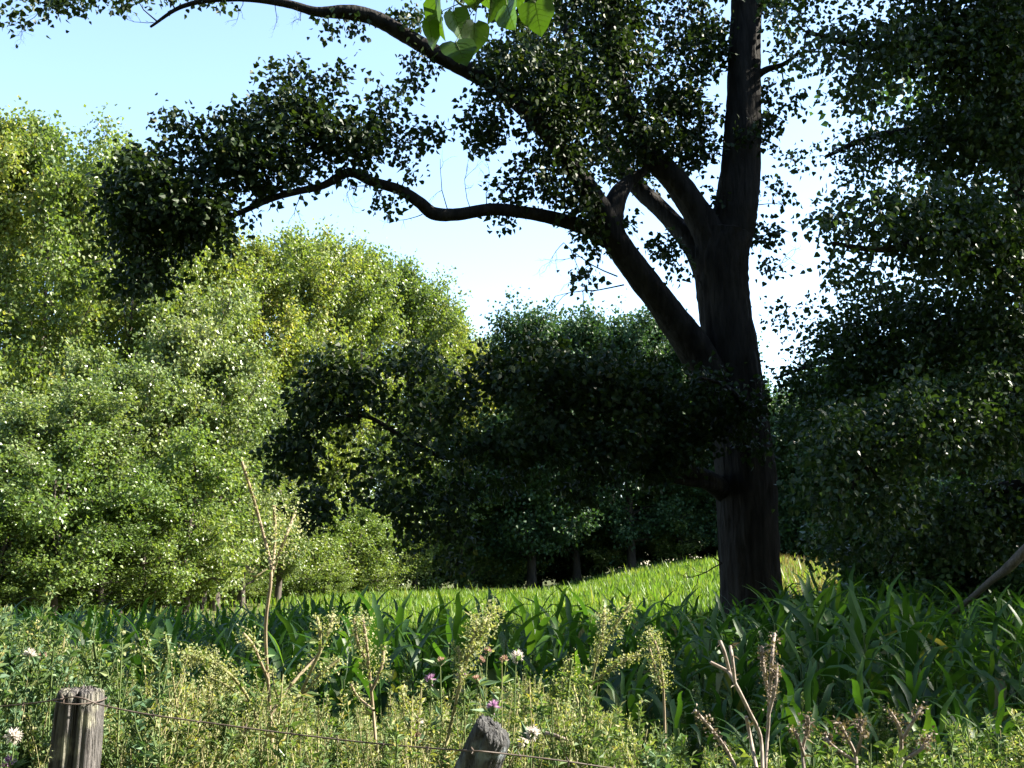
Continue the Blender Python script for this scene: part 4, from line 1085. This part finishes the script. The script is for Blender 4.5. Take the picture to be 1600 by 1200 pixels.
# ------------------------------------------------------------------ fence: two posts and a barbed wire
def post_geo(base, top, r0, r1, notches, seg=64, n=36, slant=0.0):
    gg = Geo()
    base, top = np.array(base), np.array(top)
    ax = unit(top - base)
    S = unit(np.cross([0, 1, 0], ax)); F = np.cross(ax, S)      # S to the right, F away from / toward the viewer
    th = np.arange(seg) * 2 * math.pi / seg
    L = np.linalg.norm(top - base)
    rings = []
    hs = np.concatenate([np.linspace(0, 1, n), [1.004, 1.006, 1.006]])
    sh = np.concatenate([np.ones(n - 3), [.99, .97, .93], [.78, .45, .02]])
    ph = rng.uniform(0, 6.28, 6)
    fine = rng.normal(0, .022, seg)
    for i, t in enumerate(hs):
        r = (r0 * (1 - t) + r1 * t) * (1 + .03 * np.sin(2 * th + ph[0]) + .02 * np.sin(5 * th + ph[1] + t * 2) + fine + rng.normal(0, .006, seg))
        for a, w, dp, dr in notches:
            dd = (th - (a + dr * (1 - t)) + math.pi) % (2 * math.pi) - math.pi
            r = r * (1 - dp * (.45 + .55 * t) * np.exp(-(dd / w) ** 2))
        r = r * sh[i]
        c = base + (top - base) * min(t, 1.006)
        top_bump = (rng.normal(0, .004, seg) if i >= n - 1 else 0) + (slant * np.cos(th) * r if i >= n - 4 else 0)
        rings.append(c + np.outer(np.cos(th) * r, S) + np.outer(np.sin(th) * r, F) + np.outer(np.ones(seg) * top_bump, ax))
    v = np.concatenate(rings); m = len(hs)
    i = np.arange(m - 1)[:, None] * seg; j = np.arange(seg)[None]; k = (j + 1) % seg
    gg.add(v, np.stack([i + j, i + k, i + seg + k, i + seg + j], -1).reshape(-1, 4), .5, 0, True)
    return gg

rng = np.random.default_rng(99)
fence = thing("fence", "old wooden fence posts joined by one rusty barbed wire in the foreground weeds", "fence")
t1 = P(126, 1082, 3.4); b1 = P(104, 1330, 3.4); k = (b1[2] + .3) / (t1[2] - b1[2]); b1 = b1 - (t1 - b1) * k
FN = -math.pi / 2
obj("fence_post", post_geo(b1, t1, .085, .072, [(FN + .20, .13, .52, -.18), (FN - .75, .08, .16, .1), (FN - .3, .05, .10, .15), (FN + .62, .05, .12, -.05), (FN + 1.0, .06, .14, .05), (FN - 1.2, .07, .14, 0), (FN + 2.6, .12, .2, 0)]), M_POST, fence, label="upright grey weathered post with a deep split down its front")
t2 = P(771, 1143, 3.2); b2 = P(716, 1270, 3.3); k = (b2[2] + .3) / (t2[2] - b2[2]); b2 = b2 - (t2 - b2) * k
obj("fence_post", post_geo(b2, t2, .074, .060, [(FN - .55, .14, .30, 0), (FN + .6, .1, .12, .1), (FN + 2, .1, .15, 0)], slant=-.25), M_SHADEPOST, fence, label="leaning post with shade in its colour and a chipped slanting top")
WY = 3.4 - .078
wrow = [(-260, 1120, 3.5), (-60, 1108, 3.42), (40, 1100, 3.36), (92, 1093, 3.33), (112, 1089, WY - .004), (132, 1092, WY - .004), (160, 1102, 3.335), (230, 1116, 3.33), (330, 1130, 3.32), (450, 1146, 3.3), (570, 1160, 3.26), (660, 1168, 3.2), (715, 1172, 3.165), (752, 1174, 3.14), (790, 1178, 3.17), (880, 1189, 3.2), (1000, 1206, 3.25), (1300, 1240, 3.3)]
wp = catmull(np.array([P(*w) for w in wrow]), 8)
g = Geo(); tube(g, wp, .0024, 6, 0)
wire = obj("wire", g, M_WIRE, fence)
sl = np.concatenate([[0], np.cumsum(np.linalg.norm(np.diff(wp, axis=0), axis=1))])
loop = Geo()
cc = t1 + unit(b1 - t1) * .022
ang = np.linspace(0, 2 * math.pi, 30)
tube(loop, cc + np.stack([np.cos(ang) * .0755, np.sin(ang) * .0755, .004 * np.sin(ang * 2 + 1)], -1), .0022, 5, 0)
obj("wire_loop", loop, M_WIRE, fence)
gb = Geo()
for a in (0.5, 2.2, 3.9, 5.4):
    d = np.array([math.cos(a) * .4, math.sin(a), math.cos(a)]) * .013
    tube(gb, np.array([-d, d * .2 + [0.003, 0, 0], d]), [.0008, .0016, .0008], 4, 0)
BARB = gb.mesh("barb", M_WIRE)
s = .1
while s < sl[-1]:
    q = np.array([np.interp(s, sl, wp[:, i]) for i in range(3)])
    b = obj("barb", BARB, None, wire); b.location = tuple(q); b.rotation_euler = (rng.uniform(0, 6), 0, .1)
    s += .14

# ------------------------------------------------------------------ twig with large leaves hanging close to the camera
def big_leaf_mesh(w=1.0, fold=.12):
    gg = Geo()
    prof = [(0, .10), (.06, .36), (.16, .47), (.30, .49), (.45, .43), (.6, .33), (.75, .22), (.88, .10), (1.0, .0)]
    rows = []
    cols = [-1, -.66, -.33, 0, .33, .66, 1]
    for y_, hw in prof:
        for c in cols:
            ser = 1 + (.03 * math.sin(y_ * 60) if abs(c) == 1 else 0)
            rows.append([c * hw * w * ser, y_ - .10 * (abs(c) ** 2) * (1 if y_ < .2 else 0), fold * abs(c) * hw * 2 - .10 * y_ ** 2 + .02 * math.sin(y_ * 14) * abs(c)])
    nc = len(cols); f = []
    for i in range(len(prof) - 1):
        for c in range(nc - 1):
            f.append([i * nc + c, i * nc + c + 1, (i + 1) * nc + c + 1, (i + 1) * nc + c])
    gg.add(rows, f, .5, 0, True)
    surf = lambda u_, y_: np.array([u_ * w, y_, fold * abs(u_) * 2 - .10 * y_ ** 2 + .008])
    tube(gg, np.array([surf(0, t) for t in np.linspace(-.05, .97, 9)]), np.linspace(.012, .003, 9), 4, 1, cap=False)
    for yb, L in ((.04, .40), (.18, .40), (.34, .34), (.50, .25), (.66, .15)):
        for sd in (-1, 1):
            tube(gg, np.array([surf(sd * L * q, yb + .55 * L * q ** 1.2) for q in np.linspace(0, 1, 5)]), np.linspace(.006, .002, 5), 3, 1, cap=False)
    return gg
M_NEARLEAF = leaf_mat("near_leaf", [(0.0, (0.028, 0.062, 0.016)), (0.5, (0.042, 0.092, 0.018)), (1.0, (0.055, 0.11, 0.02))], 0.42, (1.5, 1.5, .3), rough=0.3, spec=.5)
M_VEIN = leaf_mat("leaf_vein", [(0.0, (0.07, 0.11, 0.03)), (1.0, (0.09, 0.13, 0.04))], 0.4, (1.2, 1.2, .5), rough=.5, spec=.3)
NL = [big_leaf_mesh(1.0, .10).mesh("leaf", [M_NEARLEAF, M_VEIN]), big_leaf_mesh(.8, .3).mesh("leaf", [M_NEARLEAF, M_VEIN]), big_leaf_mesh(1.1, .02).mesh("leaf", [M_NEARLEAF, M_VEIN])]
tw = thing("leafy_twig", "twig with large glossy heart-shaped leaves hanging into the top centre of the view", "twig", (0, 0, 0))
twp = [P(*a) for a in [(690, -30, 2.3), (725, 10, 2.25), (762, -8, 2.2), (800, -60, 2.15), (860, -160, 2.1), (960, -330, 2.1), (1150, -520, 2.3)]]
g = Geo(); tube(g, catmull(np.array(twp), 5), np.linspace(.0025, .007, 31), 6, 0)
obj("stem", g, M_GREENSTEM, tw)
def near_leaf(px, py, Yd, size_px, ang, tilt, face, k):
    """leaf base at the pixel; ang: direction of the tip on the picture (0 = down, + = to the right); face: turn about its midrib"""
    L = px_to_m(size_px, Yd) * .92
    o = obj("leaf", NL[k], None, tw)
    a = math.radians(ang)
    tip = Vector((math.sin(a), math.sin(math.radians(tilt)), -math.cos(a))).normalized()
    nrm = Vector((0, -1, 0)); nrm = (nrm - tip * nrm.dot(tip)).normalized()
    nrm = Matrix.Rotation(math.radians(face), 3, tip) @ nrm
    side = tip.cross(nrm)
    M = Matrix((side, tip, nrm)).transposed().to_4x4()
    M.translation = Vector(P(px, py, Yd))
    o.matrix_local = M @ Matrix.Diagonal((L, L, L, 1))
    pg = Geo()
    b = P(px, py, Yd); q = min((np.array(x) for x in catmull(np.array(twp), 5)), key=lambda x: np.linalg.norm(x - b))
    tube(pg, np.array([q, (q + b) / 2 + [0, 0, .006], b]), [.0012, .001, .001], 5, 0)
    obj("leaf_stalk", pg, M_GREENSTEM, tw)
near_leaf(836, 4, 2.15, 62, 10, 10, 12, 2)
near_leaf(792, 8, 2.1, 66, 10, -25, 52, 0)
near_leaf(770, -16, 2.2, 62, -6, 20, -52, 1)
near_leaf(736, -34, 2.2, 60, 6, 10, 25, 0)
near_leaf(712, 66, 2.15, 62, 22, -25, -12, 2)
near_leaf(742, 36, 2.2, 60, -4, 25, -35, 0)
near_leaf(688, -4, 2.25, 78, 2, 10, 66, 1)
near_leaf(670, 34, 2.25, 50, 12, 20, -45, 0)
near_leaf(708, 18, 2.3, 58, 24, 20, -25, 0)
near_leaf(812, -30, 2.2, 52, -4, 10, 30, 0)
near_leaf(755, -30, 2.3, 52, 10, 10, 40, 2)
for i in range(45):  # unseen leaves above the frame, added to shade those hanging in view
    f = rng.uniform(0.15, 1.0)
    near_leaf(770 + 420 * f + rng.normal(0, 75), min(-55, -40 - 380 * f + rng.normal(0, 80)) , 2.18 + rng.normal(0, .10), rng.uniform(46, 66), rng.uniform(-30, 30), rng.uniform(-25, 25), rng.uniform(-60, 60), int(rng.integers(0, 3)))
